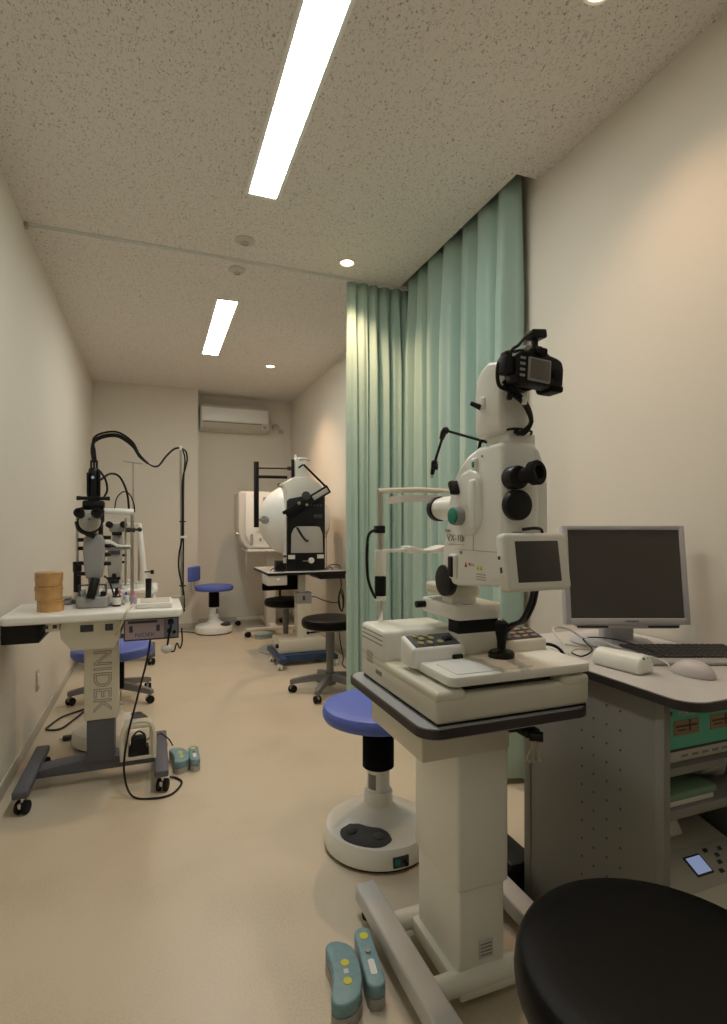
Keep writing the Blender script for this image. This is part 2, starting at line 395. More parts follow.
def star_stool(label, loc, rz, zs, r=.205, backrest=False, seatmat='vinylblack', disc=False, group='black round clinic stools', th=.062):
    t = thing('swivel_stool', label, 'stool', (0, 0, 0), group)
    MB().lathe(seat_profile(r, zs - th - .012, th), n=56).build('seat', M[seatmat], t)
    MB().lathe([(0, zs - .095), (.11, zs - .095), (r * .86, zs - .082), (r * .88, zs - .0745), (0, zs - .0745)]).build('seat_pan', M['greyplastic'], t)
    MB().lathe([(.022, .09), (.026, .12), (.026, zs * .5), (.032, zs * .52), (.032, zs - .096), (0, zs - .096)]).build('column', M['stoolgrey'], t)
    lv = MB(); lv.cyl((.03, 0, zs - .105), (.15, .05, zs - .11), .006, n=10).sphere((.155, .052, zs - .11), .012, 10); lv.build('lever', M['black'], t)
    if disc:
        MB().lathe([(0, 0), (.25, 0), (.255, .006), (.24, .016), (.08, .03), (.035, .05), (.03, .10), (0, .10)]).build('base', M['warmgrey'], t)
    else:
        hub = MB(); hub.lathe([(0, .055), (.04, .055), (.046, .07), (.042, .115), (.03, .13), (0, .13)]); hub.build('hub', M['stoolgrey'], t)
        for k in range(5):
            a = 2 * PI * k / 5; c, s_ = math.cos(a), math.sin(a)
            g = MB(); tmp = bmesh.new()
            secs = [(.035, .112, .030, .024), (.10, .106, .027, .022), (.20, .092, .023, .018), (.27, .080, .021, .016), (.287, .076, .016, .012)]
            rings = []
            for d, z, w, h in secs:
                rings.append([tmp.verts.new((d * c - q * s_, d * s_ + q * c, z + e)) for q, e in ((-w, -h), (w, -h), (w * .75, h), (-w * .75, h))])
            for A, B in zip(rings, rings[1:]):
                for i in range(4): tmp.faces.new((A[i], A[(i + 1) % 4], B[(i + 1) % 4], B[i]))
            tmp.faces.new(rings[0][::-1]); tmp.faces.new(rings[-1]); bmesh.ops.recalc_face_normals(tmp, faces=tmp.faces[:])
            g._add(tmp); lg = g.build('leg', M['stoolgrey'], t, angle=50)
            caster(lg, .268 * c, .268 * s_, 0, .026, ang=a + .8)
    if backrest:
        b = MB(); b.tube([(0, -.02, zs - .10), (0, .17, zs - .10), (0, .25, zs - .05), (0, .255, zs + .12)], .011, 8); b.build('back_bar', M['black'], t)
        pr = []
        bm = MB(); bm.box(-.19, .19, .215, .265, zs + .045, zs + .235, .024, 4)
        for v in bm.bm.verts: v.co.y -= 1.3 * (v.co.x ** 2) - .0; v.co.y += .02
        bm.build('backrest', M[seatmat], t)
    put(t, loc, rz); return t

def motor_stool(label, loc, rz, backrest=False):
    """electric patient stool: white domed base, black bellows, blue vinyl seat"""
    t = thing('electric_stool', label, 'stool', (0, 0, 0), 'blue round electric patient stools')
    MB().lathe([(0, .004), (.198, .004), (.200, .012), (0, .012)], n=56).build('base_gasket', M['rubber'], t)
    MB().lathe([(0, .012), (.203, .012), (.206, .020), (.203, .062), (.196, .080), (.180, .090), (.13, .099), (.085, .115), (.062, .140), (.054, .150), (.054, .196), (.050, .200), (0, .200)], n=64).build('base', M['white'], t)
    MB().lathe([(.043, .198), (.043, .285), (0, .285)]).build('column', M['white'], t)
    lab = MB(); 
    tmp = MB()
    n = 8
    q = bmesh.new(); vs = []
    for i in range(n + 1):
        a = R(-128) + R(46) * i / n
        for z in (.212, .268): vs.append(q.verts.new((.0436 * math.cos(a), .0436 * math.sin(a), z)))
    for i in range(n): q.faces.new((vs[2 * i], vs[2 * i + 2], vs[2 * i + 3], vs[2 * i + 1]))
    lab._add(q); lab.build('rating_label', M['inkgrey'], t)
    # bellows
    pr = [(0, .285)]; z = .285; k = 0
    while z < .470:
        pr += [(.052, z), (.060, z + .004)]; z += .0085
    pr += [(.055, .474), (0, .474)]
    MB().lathe(pr, n=40).build('bellows', M['rubber'], t, angle=80)
    MB().lathe(seat_profile(.212, .472, .052, .012), n=60).build('seat', M['vinylblue'], t)
    # foot pad with two switches, lying on the sloping front of the dome (towards -Y)
    def skin(r):
        tab = [(.054, .150), (.062, .140), (.085, .115), (.13, .099), (.180, .090), (.196, .080), (.203, .062)]
        for (a, za), (b2, zb) in zip(tab, tab[1:]):
            if a <= r <= b2: return za + (zb - za) * (r - a) / (b2 - a)
        return .15 if r < .054 else .062
    q = bmesh.new(); cols = []
    NA, NR = 22, 6; a0, a1 = R(-90 - 37), R(-90 + 37)
    for i in range(NA + 1):
        u = i / NA; a = a0 + (a1 - a0) * u
        e = abs(2 * u - 1) ** 5
        rin, rout = .104 + .030 * e, .190 - .028 * e
        cols.append([q.verts.new((rr * math.cos(a), rr * math.sin(a), skin(rr) + (.009 if 0 < j < NR and 0 < i < NA else .001))) for j, rr in enumerate(rin + (rout - rin) * j / NR for j in range(NR + 1))])
    for i in range(NA):
        for j in range(NR): q.faces.new((cols[i][j], cols[i + 1][j], cols[i + 1][j + 1], cols[i][j + 1]))
    pd = MB(); pd._add(q); pad = pd.build('foot_pad', M['padgrey'], t, angle=60)
    for da in (-20, 20):
        a = R(-90 + da); MB().sphere((.15 * math.cos(a), .15 * math.sin(a), skin(.15) + .009), .022, 14, (1, 1, .38)).build('switch', M['padgrey'], pad)
    # socket panel on the side wall
    a = R(-48); m = Matrix.Rotation(a, 4, 'Z')
    s1 = MB(); s1.box(.196, .2075, -.030, .030, .020, .058, .003); s1.bm.transform(m); sk = s1.build('socket_panel', M['ink'], t)
    s2 = MB(); s2.box(.206, .2095, -.022, -.004, .028, .050, .001); s2.bm.transform(m); s2.build('switch', M['green'], sk)
    s3 = MB(); s3.cyl((.205, .014, .038), (.222, .014, .038), .008, n=12); s3.bm.transform(m); s3.build('plug', M['black'], sk)
    if backrest:
        b = MB(); b.tube([(0, .0, .464), (0, .16, .461), (0, .235, .49), (0, .245, .59)], .010, 8); b.build('back_bar', M['chrome'], t)
        bm = MB(); bm.box(-.13, .13, .205, .255, .565, .735, .024, 4)
        for v in bm.bm.verts: v.co.y -= 1.2 * (v.co.x ** 2) - .02
        bm.build('backrest', M['vinylblue'], t)
    put(t, loc, rz); return t
motor_stool('blue round stool with white domed base behind the big white eye camera table', (.795, 1.915, 0), R(-42))
motor_stool('blue stool with small blue backrest standing free before the far wall', (.627, 6.30, 0), R(62), True)
motor_stool('blue stool with white base directly behind the slit lamp table on the left', (-.215, 3.36, 0), R(100))
star_stool('black round stool with grey star base beside the green curtain and perimeter table', (1.183, 3.755, 0), R(162), .545)
star_stool('black swivel chair with low backrest tucked behind the perimeter table', (1.19, 5.20, 0), 0, .50, backrest=True, disc=True)
star_stool('grey star-based swivel stool half hidden behind the blue stool at left', (-.25, 4.10, 0), R(-33), .43)
star_stool('large black round stool cut off by the bottom right photo corner', (.691, .574, 0), R(20), .576, r=.216, th=.07)

# ------------------------------------------------------------------ eye camera table (right foreground)
t = thing('instrument_table', 'tall cream pedestal table carrying the large white eye camera', 'table', (.775, 1.30, 0))
def rrect(x0, x1, y0, y1, r, n=6):
    pts = []
    for cx, cy, a0 in ((x1 - r, y1 - r, 0), (x0 + r, y1 - r, 90), (x0 + r, y0 + r, 180), (x1 - r, y0 + r, 270)):
        for k in range(n + 1):
            a = R(a0 + 90 * k / n); pts.append((cx + r * math.cos(a), cy + r * math.sin(a)))
    return pts
MB().prism(rrect(.552, 1.014, 1.062, 1.566, .045), 'z', .724, .7495).build('tabletop', M['tablegrey'], t, angle=50)
MB().prism(rrect(.546, 1.020, 1.056, 1.572, .05), 'z', .7285, .748).build('edge_band', M['edge'], t, angle=50)
MB().box(.600, .852, 1.172, 1.50, .626, .7225, .006).build('top_sleeve', M['cream'], t)
MB().box(.701, .851, 1.175, 1.415, .285, .633, .010, 3).build('outer_column', M['creamlight'], t)
MB().box(.708, .842, 1.182, 1.408, .07, .29, .008, 3).build('inner_column', M['creamlight'], t)
lb = MB(); lb.box(.765, .806, 1.1795, 1.1815, .105, .150); lbo = lb.build('rating_plate', M['label'], t)
tx = MB()
for k in range(4): tx.box(.769, .802, 1.1785, 1.1797, .112 + .009 * k, .115 + .009 * k)
tx.build('print', M['inkgrey'], lbo)
for x in (.612, 1.015):
    f = MB(); f.box(x - .032, x + .032, 1.00, 1.585, .040, .092, .007, 3); ft = f.build('foot_bar', M['bargrey'], t)
    for y in (1.03, 1.555): MB().lathe([(0, 0), (.018, 0), (.02, .01), (.012, .02), (.012, .047), (0, .047)], (x, y, 0)).build('levelling_foot', M['rubber'], ft)
for y in (1.185, 1.43): MB().cyl((.638, y, .060), (.995, y, .060), .027, n=24).build('cross_tube', M['creamlight'], t)
MB().box(.690, .860, 1.19, 1.42, .035, .078, .006).build('base_plate', M['creamlight'], t)
MB().prism([(.70, .028), (.96, .028), (.96, .06), (.70, .06)], 'y', 1.16, 1.22, .006).build('base_cover', M['creamlight'], t)
# clamp and keys under the front edge
k = MB(); k.box(.790, .860, 1.085, 1.16, .705, .7225, .003).box(.830, .870, 1.075, 1.13, .690, .708, .003).cyl((.840, 1.08, .695), (.865, 1.06, .695), .012, n=12); k.build('under_clamp', M['black'], t)
t2 = thing('key_bunch', 'small bunch of cords hanging from the clamp below the white tabletop', 'cord bunch', (.865, 1.10, .66))
for i in range(5):
    x = .845 + .008 * i; MB().tube([(x, 1.085, .692), (x + .004, 1.083 + .003 * i, .665), (x - .002, 1.09, .638 - .004 * (i % 3)), (x + .003, 1.088, .625)], .003, 6).build('cord', M['steel'] if i % 2 else M['handlewhite'], t2)

# ------------------------------------------------------------------ the eye camera (fundus camera)
t = thing('eye_camera', 'large white retinal eye camera with a black photo camera on top', 'eye camera', (.795, 1.3, .75))
zb = .7500
b = MB(); b.box(.583, 1.015, 1.068, 1.54, zb + .004, zb + .066, .012, 3)
b.box(.583, .66, 1.068, 1.54, zb + .05, zb + .078, .010, 3).box(.93, 1.015, 1.068, 1.54, zb + .05, zb + .078, .010, 3).box(.66, .93, 1.30, 1.54, zb + .05, zb + .078, .010, 3)
b.build('base', M['cream'], t)
MB().box(.59, 1.008, 1.075, 1.533, zb, zb + .005).build('base_foot', M['rubber'], t)
MB().box(.583, .815, 1.365, 1.54, zb + .070, zb + .160, .012, 3).build('power_housing', M['creamlight'], t)
s = MB()
for k in range(3): s.box(.5815, .5835, 1.375, 1.525, zb + .118 + .013 * k, zb + .1205 + .013 * k)
s.build('vent_slots', M['inkgrey'], t)
s = MB()
for k in range(5): s.box(.5818, .5832, 1.445, 1.49, zb + .055 + .007 * k, zb + .057 + .007 * k)
s.build('side_text', M['inkgrey'], t)
MB().box(.5815, .5832, 1.38, 1.42, zb + .034, zb + .046).build('side_plate', M['inkgrey'], t)
MB().box(.675, .92, 1.10, 1.30, zb + .066, zb + .084, .002).build('slide_rail', M['shade'], t)
# moving platform
pl = MB(); pl.prism(rrect(.618, 1.022, 1.066, 1.31, .022), 'z', zb + .084, zb + .108, .006, 2); plo = pl.build('platform', M['creamlight'], t, angle=40)
MB().prism(rrect(.645, .86, 1.085, 1.19, .01), 'z', zb + .108, zb + .1095).build('wiping_sheet', M['paper'], plo)
def wedge(x0, x1, y0, y1, z0, z1, z2, m, name, parent):
    return MB().prism([(y0, z0), (y1, z0), (y1, z2), (y0, z1)], 'x', x0, x1, .007, 3).build(name, m, parent)
pl1 = wedge(.602, .752, 1.222, 1.300, zb + .090, zb + .140, zb + .161, M['white'], 'left_console', t)
sl = math.atan2(.021, .078)
cpm = Matrix.Translation((.677, 1.261, zb + .1508)) @ Matrix.Rotation(sl, 4, 'X')
cp = MB(); cp.box(-.064, .064, -.032, .032, -.001, .0015, .001); cp.bm.transform(cpm); cpo = cp.build('key_panel', M['padgrey'], pl1)
for ix, (bx, by) in enumerate(((-.044, -.018), (-.032, .004), (-.042, .020), (-.018, -.018), (-.004, .004), (-.014, .020), (.012, -.018))):
    q = MB(); q.cyl((bx, by, .001), (bx, by, .006), .0085, n=14, bev=.001); q.bm.transform(cpm); q.build('key', mat('olive_key%d' % ix, (.30, .29, .13), .5) if ix == 0 else bpy.data.materials['olive_key0'], cpo)
q = MB(); q.box(.030, .05, -.012, .006, .001, .006, .001); q.bm.transform(cpm); q.build('key', M['black'], cpo)
pr1 = wedge(.868, 1.010, 1.222, 1.300, zb + .090, zb + .138, zb + .160, M['cream'], 'right_console', t)
cpm2 = Matrix.Translation((.939, 1.261, zb + .1493)) @ Matrix.Rotation(math.atan2(.022, .078), 4, 'X')
cp = MB(); cp.box(-.062, .062, -.033, .033, -.001, .0015, .001); cp.bm.transform(cpm2); cpo = cp.build('key_panel', M['ink'], pr1)
for i in range(4):
    for j in range(3):
        q = MB(); q.box(-.052 + .028 * i, -.034 + .028 * i, -.027 + .020 * j, -.016 + .020 * j, .001, .0045, .001); q.bm.transform(cpm2); q.build('key', M['labelbrown'] if (i + j) % 3 else M['inkgrey'], cpo)
# joystick
js = MB(); jx, jy, jz = .838, 1.190, zb + .109
js.lathe([(0, 0), (.033, 0), (.034, .010), (.030, .016), (.012, .017), (.008, .025), (0, .025)], (jx, jy, jz)); jo = js.build('joystick', M['black'], t)
MB().lathe([(0, .022), (.010, .022), (.013, .05), (.018, .075), (.017, .088), (.010, .094), (0, .095)], (jx + .001, jy, jz)).build('grip', M['rubber'], jo)
MB().cyl((jx + .001, jy, jz + .094), (jx + .001, jy, jz + .099), .006, n=12).build('button', M['steel'], jo)
# mast
MB().box(.744, .866, 1.245, 1.298, zb + .105, zb + .168, .006, 3).build('mast_foot', M['creamlight'], t)
MB().box(.743, .867, 1.244, 1.299, zb + .163, zb + .202, .004).build('mast_bellows', M['rubber'], t)
MB().prism(rrect(.731, .874, 1.232, 1.44, .020), 'z', zb + .200, zb + .241, .006, 3).build('mast_arm', M['creamlight'], t, angle=40)
MB().box(.755, .785, 1.238, 1.246, zb + .2405, zb + .2415).build('print', M['inkgrey'], t)
MB().box(.712, .742, 1.215, 1.246, zb + .106, zb + .119, .004).build('lock_switch', M['black'], t)
MB().cyl((.702, 1.41, zb + .222), (.732, 1.41, zb + .222), .010, n=14, bev=.002).build('lock_knob', M['black'], t)
MB().prism(rrect(.728, .838, 1.27, 1.42, .03), 'z', zb + .255, zb + .288, .008, 3).build('upper_plate', M['cream'], t, angle=40)
MB().cyl((.718, 1.285, zb + .302), (.742, 1.285, zb + .302), .042, n=36, bev=.004).build('tilt_wheel', M['black'], t)
MB().box(.742, .82, 1.275, 1.335, zb + .235, zb + .32, .008).build('tilt_cradle', M['creamlight'], t)
# main body, profile in (Y, Z)
prof = [(1.020, 1.062), (1.225, 1.043), (1.258, 1.046), (1.280, 1.060), (1.297, 1.095), (1.297, 1.125), (1.287, 1.165), (1.274, 1.205), (1.266, 1.25), (1.255, 1.29), (1.232, 1.325), (1.200, 1.355), (1.165, 1.375), (1.125, 1.387), (1.020, 1.389), (1.012, 1.25)]
MB().prism(prof, 'x', .722, .820, .016, 4).build('body', M['white'], t, angle=40)
MB().prism([(.80, 1.385), (.822, 1.372), (.840, 1.335), (.847, 1.29), (.847, 1.19), (.835, 1.13), (.80, 1.13)], 'y', 1.018, 1.10, .010, 3).build('right_bulge', M['white'], t, angle=40)
MB().prism([(1.105, 1.20), (1.100, 1.23), (1.100, 1.31), (1.115, 1.328), (1.14, 1.335), (1.175, 1.330), (1.205, 1.310), (1.224, 1.27), (1.226, 1.22), (1.210, 1.185), (1.18, 1.172), (1.13, 1.175)], 'x', .711, .735, .010, 4).build('left_bulge', M['white'], t, angle=50)
q = MB(); q.box(.706, .722, 1.112, 1.142, 1.19, 1.31, .008, 3); q.build('left_rib', M['white'], t)
q = MB(); q.box(.715, .728, 1.118, 1.140, 1.325, 1.362, .006, 3); qo = q.build('indicator', M['white'], t)
MB().box(.7135, .7155, 1.124, 1.134, 1.338, 1.352, .001).build('lamp', M['green'], qo)
q = MB(); q.box(.714, .724, 1.213, 1.245, 1.062, 1.125, .005, 3); qo = q.build('handle_recess', M['creamlight'], t)
MB().box(.709, .716, 1.222, 1.242, 1.066, 1.120, .0034, 4).build('grip', M['black'], qo)
# seams, screws, prints
q = MB(); q.box(.7212, .7222, 1.02, 1.205, 1.138, 1.1388).box(.7212, .7222, 1.138, 1.139, 1.139, 1.19); q.build('panel_seam', M['inkgrey'], t)
q = MB(); q.cyl((.7205, 1.195, 1.131), (.7225, 1.195, 1.131), .0045, n=12); q.cyl((.7205, 1.10, 1.362), (.7225, 1.10, 1.362), .003, n=10); q.cyl((.7205, 1.283, 1.09), (.7225, 1.283, 1.09), .003, n=10); q.build('screw', M['inkgrey'], t)
q = MB(); q.text('Kowa', .012, face_mx(.7212, 1.262, 1.186), .0004); q.text('VX-10i', .026, face_mx(.7212, 1.222, 1.166), .0004, width=.085); q.box(.7213, .7222, 1.178, 1.266, 1.150, 1.1508); q.build('lettering', M['inkgrey'], t)
q = MB(); q.prism([(1.166, 1.096), (1.178, 1.096), (1.172, 1.108)], 'x', .7210, .7222); q.cyl((.721, 1.155, 1.104), (.7222, 1.155, 1.104), .0035, n=10); q.build('red_warning', M['red'], t)
q = MB()
for y in (1.118, 1.105): q.prism([(y - .005, 1.093), (y + .005, 1.093), (y, 1.104)], 'x', .7210, .7222)
q.build('yellow_warning', M['yellow'], t)
q = MB()
for i in range(3): q.box(.7212, .7222, 1.085, 1.125, 1.082 - .006 * i, 1.0835 - .006 * i)
for y in (1.145, 1.137): q.box(.7212, .7222, y - .001, y + .001, 1.100, 1.106)
q.build('warning_text', M['inkgrey'], t)
# green focusing knob (faces left)
MB().cyl((.724, 1.180, 1.222), (.690, 1.180, 1.222), .023, n=32, bev=.003).build('focus_knob', M['greyplastic'], t)
MB().cyl((.691, 1.180, 1.222), (.685, 1.180, 1.222), .0205, n=32, bev=.002).build('knob_cap', M['green'], t)
q = MB(); q.box(.690, .716, 1.188, 1.206, 1.275, 1.312, .006, rot=(R(-28), 0, 0)); q.build('lever', M['black'], t)
# objective lens towards the patient (+Y)
lx, lz = .778, 1.247
MB().lathe([(0, 0), (.034, 0), (.034, .12), (.030, .155), (.027, .155), (.027, .15), (0, .15)], (lx, 1.255, lz), axis=(0, 1, 0)).build('lens_barrel', M['creamlight'], t)
MB().lathe([(.030, 0), (.036, 0), (.036, .022), (.026, .022), (.026, .004), (0, .004), (0, 0), (.03, 0)], (lx, 1.400, lz), axis=(0, 1, 0)).build('lens_ring', M['black'], t)
# eyepieces towards the operator (-Y)
MB().cyl((.748, 1.015, 1.244), (.748, .992, 1.244), .034, n=36, bev=.004).build('cover_disc', M['black'], t)
q = MB(); q.cyl((.742, 1.02, 1.304), (.742, .985, 1.304), .026, n=28, bev=.004).cyl((.748, 1.0, 1.304), (.766, .965, 1.312), .018, n=24); eo = q.build('eyepiece', M['black'], t)
MB().lathe([(.018, 0), (.026, .004), (.027, .020), (.024, .024), (.016, .022), (.014, .010), (0, .010)], (.762, .975, 1.311), axis=(.30, -.95, .1)).build('eyecup', M['rubber'], eo)
q = MB(); q.box(.742, .765, 1.004, 1.013, 1.165, 1.185, .002); q.box(.775, .80, 1.004, 1.013, 1.160, 1.182, .002); q.build('connector_block', M['greyplastic'], t)
MB().tube([(.765, 1.008, 1.190), (.79, .995, 1.193), (.812, 1.0, 1.188), (.820, 1.01, 1.168)], .0035, 8).build('cable', M['black'], t)
# side display
dm = Matrix.Translation((.752, .955, 1.120)) @ Matrix.Rotation(R(-9), 4, 'X')
q = MB(); q.box(-.080, .083, -.019, .017, -.060, .062, .010, 3); q.bm.transform(dm); do = q.build('display', M['creamlight'], t)
q = MB(); q.box(-.055, .055, -.0200, -.018, -.042, .044, .0005); q.bm.transform(dm); q.build('screen', M['screen'], do)
q = MB(); q.cyl((-.0815, .004, .012), (-.079, .004, .012), .004, n=10).box(-.0815, -.079, -.002, .004, -.02, -.008, .001); q.bm.transform(dm); q.build('button', M['ink'], do)
MB().box(.745, .80, .965, 1.02, 1.10, 1.135, .004).build('display_bracket', M['creamlight'], t)
# neck and camera mount head
MB().box(.742, .822, 1.03, 1.115, 1.380, 1.412, .008, 3).build('neck', M['white'], t)
hp = [(1.025, 1.408), (1.128, 1.404), (1.135, 1.43), (1.135, 1.51), (1.128, 1.545), (1.110, 1.567), (1.080, 1.578), (1.050, 1.572), (1.025, 1.56)]
MB().prism(hp, 'x', .721, .800, .012, 4).build('head', M['white'], t, angle=45)
q = MB(); q.tube([(.727, 1.11, 1.412), (.74, 1.026, 1.414), (.765, 1.016, 1.415), (.795, 1.016, 1.412), (.806, 1.03, 1.408)], .0028, 8); q.build('seam_band', M['black'], t)
q = MB(); q.box(.716, .728, 1.085, 1.105, 1.468, 1.500, .005, 3); qo = q.build('lever_mount', M['white'], t)
q = MB(); q.cyl((.718, 1.10, 1.476), (.700, 1.115, 1.488), .007, .005, n=12); q.build('lever', M['black'], qo)
# adapter between head and photo camera
MB().cyl((.766, 1.035, 1.530), (.766, .995, 1.530), .034, n=32).build('camera_adapter', M['black'], t)
# fixation lamp arm
q = MB(); q.tube([(.745, 1.118, 1.398), (.741, 1.135, 1.405), (.71, 1.24, 1.443)], .0035, 8); q.sphere((.706, 1.246, 1.445), .010, 14).sphere((.742, 1.13, 1.404), .006, 10); q.cyl((.738, 1.14, 1.385), (.741, 1.13, 1.418), .004, n=8)
q.cyl((.704, 1.250, 1.443), (.703, 1.262, 1.425), .009, .006, n=14); q.tube([(.704, 1.254, 1.435), (.700, 1.290, 1.372)], .0035, 8); q.sphere((.699, 1.293, 1.366), .009, 12)
ao = q.build('fixation_arm', M['black'], t)
q = MB(); q.cyl((.692, 1.298, 1.356), (.708, 1.292, 1.356), .009, n=12); q.cyl((.697, 1.296, 1.352), (.696, 1.300, 1.335), .007, .005, n=12); q.build('lamp_joint', M['black'], ao)
MB().cyl((.696, 1.300, 1.335), (.696, 1.301, 1.326), .005, n=12).build('lamp_tip', M['steel'], ao)
# cables looping from photo camera down to the neck
q = MB(); q.tube([(.74, .995, 1.580), (.711, .985, 1.572), (.690, .985, 1.552), (.684, .985, 1.525), (.692, .99, 1.500), (.712, .99, 1.492)], .0042, 10); q.build('cable', M['black'], t)
for k in (0, .009):
    MB().tube([(.706, .995, 1.512 - k), (.721, .99, 1.496 - k), (.753, .99, 1.476 - k), (.776, .995, 1.450 - k), (.782, 1.0, 1.425), (.774 - k, 1.015, 1.405), (.755, 1.022, 1.411)], .0048, 10).build('cable', M['black'], t)
q = MB(); q.box(.716, .734, .985, .998, 1.488, 1.512, .004, rot=(0, R(20), 0)); q.box(.712, .726, .985, .995, 1.470, 1.492, .004, rot=(0, R(15), 0)); q.build('cable_plug', M['black'], t)
q = MB(); q.box(.748, .757, .979, .99, 1.462, 1.480, .002); q.build('cable_clip', M['white'], t)
# cables dropping behind the display
for k, dx in enumerate((0, .012)):
    MB().tube([(.808 + dx, 1.03, 1.075), (.835 + dx, 1.06, 1.055), (.850 + dx, 1.09, 1.01), (.848 + dx, 1.12, .965), (.855 + dx, 1.17, .945), (.875 + dx, 1.22, .925), (.89 + dx, 1.27, .90)], .0055, 10).build('cable', M['black'], t)
# headrest with two posts (patient side)
hy = 1.525
for hx in (.640, .935):
    p = MB(); p.cyl((hx, hy, zb + .07), (hx, hy, zb + .235), .0085, n=18); po = p.build('headrest_post', M['chrome'], t)
    MB().lathe([(0, .222), (.017, .222), (.018, .235), (.013, .238), (0, .238)], (hx, hy, zb)).build('collar', M['creamlight'], po)
    pr = [(0, .236)]; z = .236
    while z < .294: pr += [(.016, z), (.0185, z + .003)]; z += .006
    pr += [(0, .297)]
    MB().lathe(pr, (hx, hy, zb), 24).build('bellows', M['rubber'], po, angle=80)
    MB().cyl((hx, hy, zb + .296), (hx, hy, zb + .375), .0175, n=24, bev=.003).build('sleeve', M['creamlight'], po)
    MB().cyl((hx, hy, zb + .37), (hx, hy, zb + .55), .0085, n=18).build('rod', M['steel'], po)
q = MB(); q.tube([(.632, hy, zb + .552), (.70, hy + .01, zb + .557), (.79, hy + .012, zb + .560), (.88, hy + .01, zb + .557), (.943, hy, zb + .552)], .0085, 10); q.build('top_bar', M['cream'], t)
# curved white forehead band
q = bmesh.new(); rows = []
NB = 20
for i in range(NB + 1):
    u = i / NB; x = .645 + .285 * u; y = hy - .012 + .05 * (1 - (2 * u - 1) ** 2) - .03
    z = zb + .522 + .012 * (1 - (2 * u - 1) ** 2)
    rows.append([q.verts.new((x, y + oy, z + oz)) for oy, oz in ((0, -.011), (0, .011), (.006, .011), (.006, -.011))])
for a, c2 in zip(rows, rows[1:]):
    for i in range(4): q.faces.new((a[i], a[(i + 1) % 4], c2[(i + 1) % 4], c2[i]))
q.faces.new(rows[0]); q.faces.new(rows[-1][::-1]); bmesh.ops.recalc_face_normals(q, faces=q.faces[:])
mb = MB(); mb._add(q); mb.build('forehead_band', M['paper'], t)
q = MB(); q.box(.640, .735, hy - .008, hy + .008, zb + .367, zb + .377, .003).box(.84, .935, hy - .008, hy + .008, zb + .367, zb + .377, .003)
q.build('chin_bar', M['white'], t)
q = MB(); q.prism([(.72, zb + .372), (.735, zb + .363), (.84, zb + .363), (.86, zb + .386), (.845, zb + .386), (.80, zb + .374), (.77, zb + .374), (.735, zb + .386), (.72, zb + .384)], 'y', hy - .035, hy + .03, .002); q.build('chin_rest', M['white'], t)
q = MB(); q.box(.622, .652, hy - .012, hy + .012, zb + .425, zb + .448, .003); so = q.build('strap_clamp', M['black'], t)
MB().tube([(.624, hy - .01, zb + .438), (.598, hy - .01, zb + .42), (.592, hy - .01, zb + .36), (.596, hy - .01, zb + .29), (.612, hy - .01, zb + .245), (.628, hy, zb + .228)], .0045, 8).build('strap', M['rubber'], so)

# photo camera on top
t = thing('photo_camera', 'black digital reflex camera clamped on top of the white eye camera', 'camera', (.785, .975, 1.49))
cm_ = Matrix.Translation((.766, .968, 1.532)) @ Matrix.Rotation(R(4), 4, 'Y') @ Matrix.Diagonal((.88, .88, .88, 1))
def cadd(mb, name, m, par, ang=40): mb.bm.transform(cm_); return mb.build(name, m, par, angle=ang)
q = MB(); q.prism([(-.066, -.040), (-.066, .028), (-.055, .036), (-.030, .040), (-.022, .052), (.018, .052), (.026, .040), (.052, .036), (.068, .030), (.074, .010), (.074, -.030), (.066, -.040)], 'y', -.022, .024, .008, 3); cadd(q, 'body', M['black'], t)
q = MB(); q.box(.036, .076, .012, .045, -.044, .030, .012, 4).box(.036, .074, -.024, .03, -.047, -.03, .006, 3); cadd(q, 'hand_grip', M['vinylblack'], t)
q = MB(); q.cyl((0, .020, -.002), (0, .035, -.002), .032, n=32); cadd(q, 'lens_mount', M['steel'], t)
q = MB(); q.box(-.036, .030, -.0265, -.020, -.033, .024, .003); so = cadd(q, 'screen_frame', M['greyplastic'], t)
q = MB(); q.box(-.031, .025, -.0278, -.026, -.028, .019, .0005); cadd(q, 'screen', M['camscreen'], so)
q = MB(); q.box(-.016, .014, -.032, -.020, .032, .050, .005, 3); cadd(q, 'viewfinder', M['rubber'], t)
q = MB(); q.lathe([(0, 0), (.012, 0), (.012, .008), (0, .009)], (-.045, 0, .034)); cadd(q, 'mode_dial', M['black'], t)
for z in (.018, .004, -.010, -.024):
    q = MB(); q.box(-.058, -.044, -.0245, -.021, z - .003, z + .003, .001); cadd(q, 'button', M['greyplastic'], t)
q = MB(); q.cyl((.052, -.021, -.008), (.052, -.026, -.008), .014, n=24, bev=.002); cadd(q, 'thumb_dial', M['rubber'], t)
q = MB(); q.box(-.018, .012, -.012, .014, .050, .060, .002).box(-.010, .004, -.006, .008, .058, .080, .003).box(-.022, .020, -.018, .018, .078, .100, .005, 3, rot=(0, R(-10), 0)); cadd(q, 'hot_shoe_unit', M['black'], t)
q = MB(); q.tube([(-.020, -.008, .088), (-.04, -.01, .072), (-.055, -.006, .052), (-.070, -.004, .040), (-.078, 0, .02)], .004, 8); cadd(q, 'flash_cord', M['black'], t)
q = MB(); q.box(-.038, -.018, -.014, .008, .040, .056, .004); cadd(q, 'dial_cover', M['greyplastic'], t)
q = MB(); q.box(-.094, -.064, -.012, .020, -.022, .022, .006).box(-.090, -.070, -.008, .018, .018, .034, .004); cadd(q, 'remote_unit', M['black'], t)

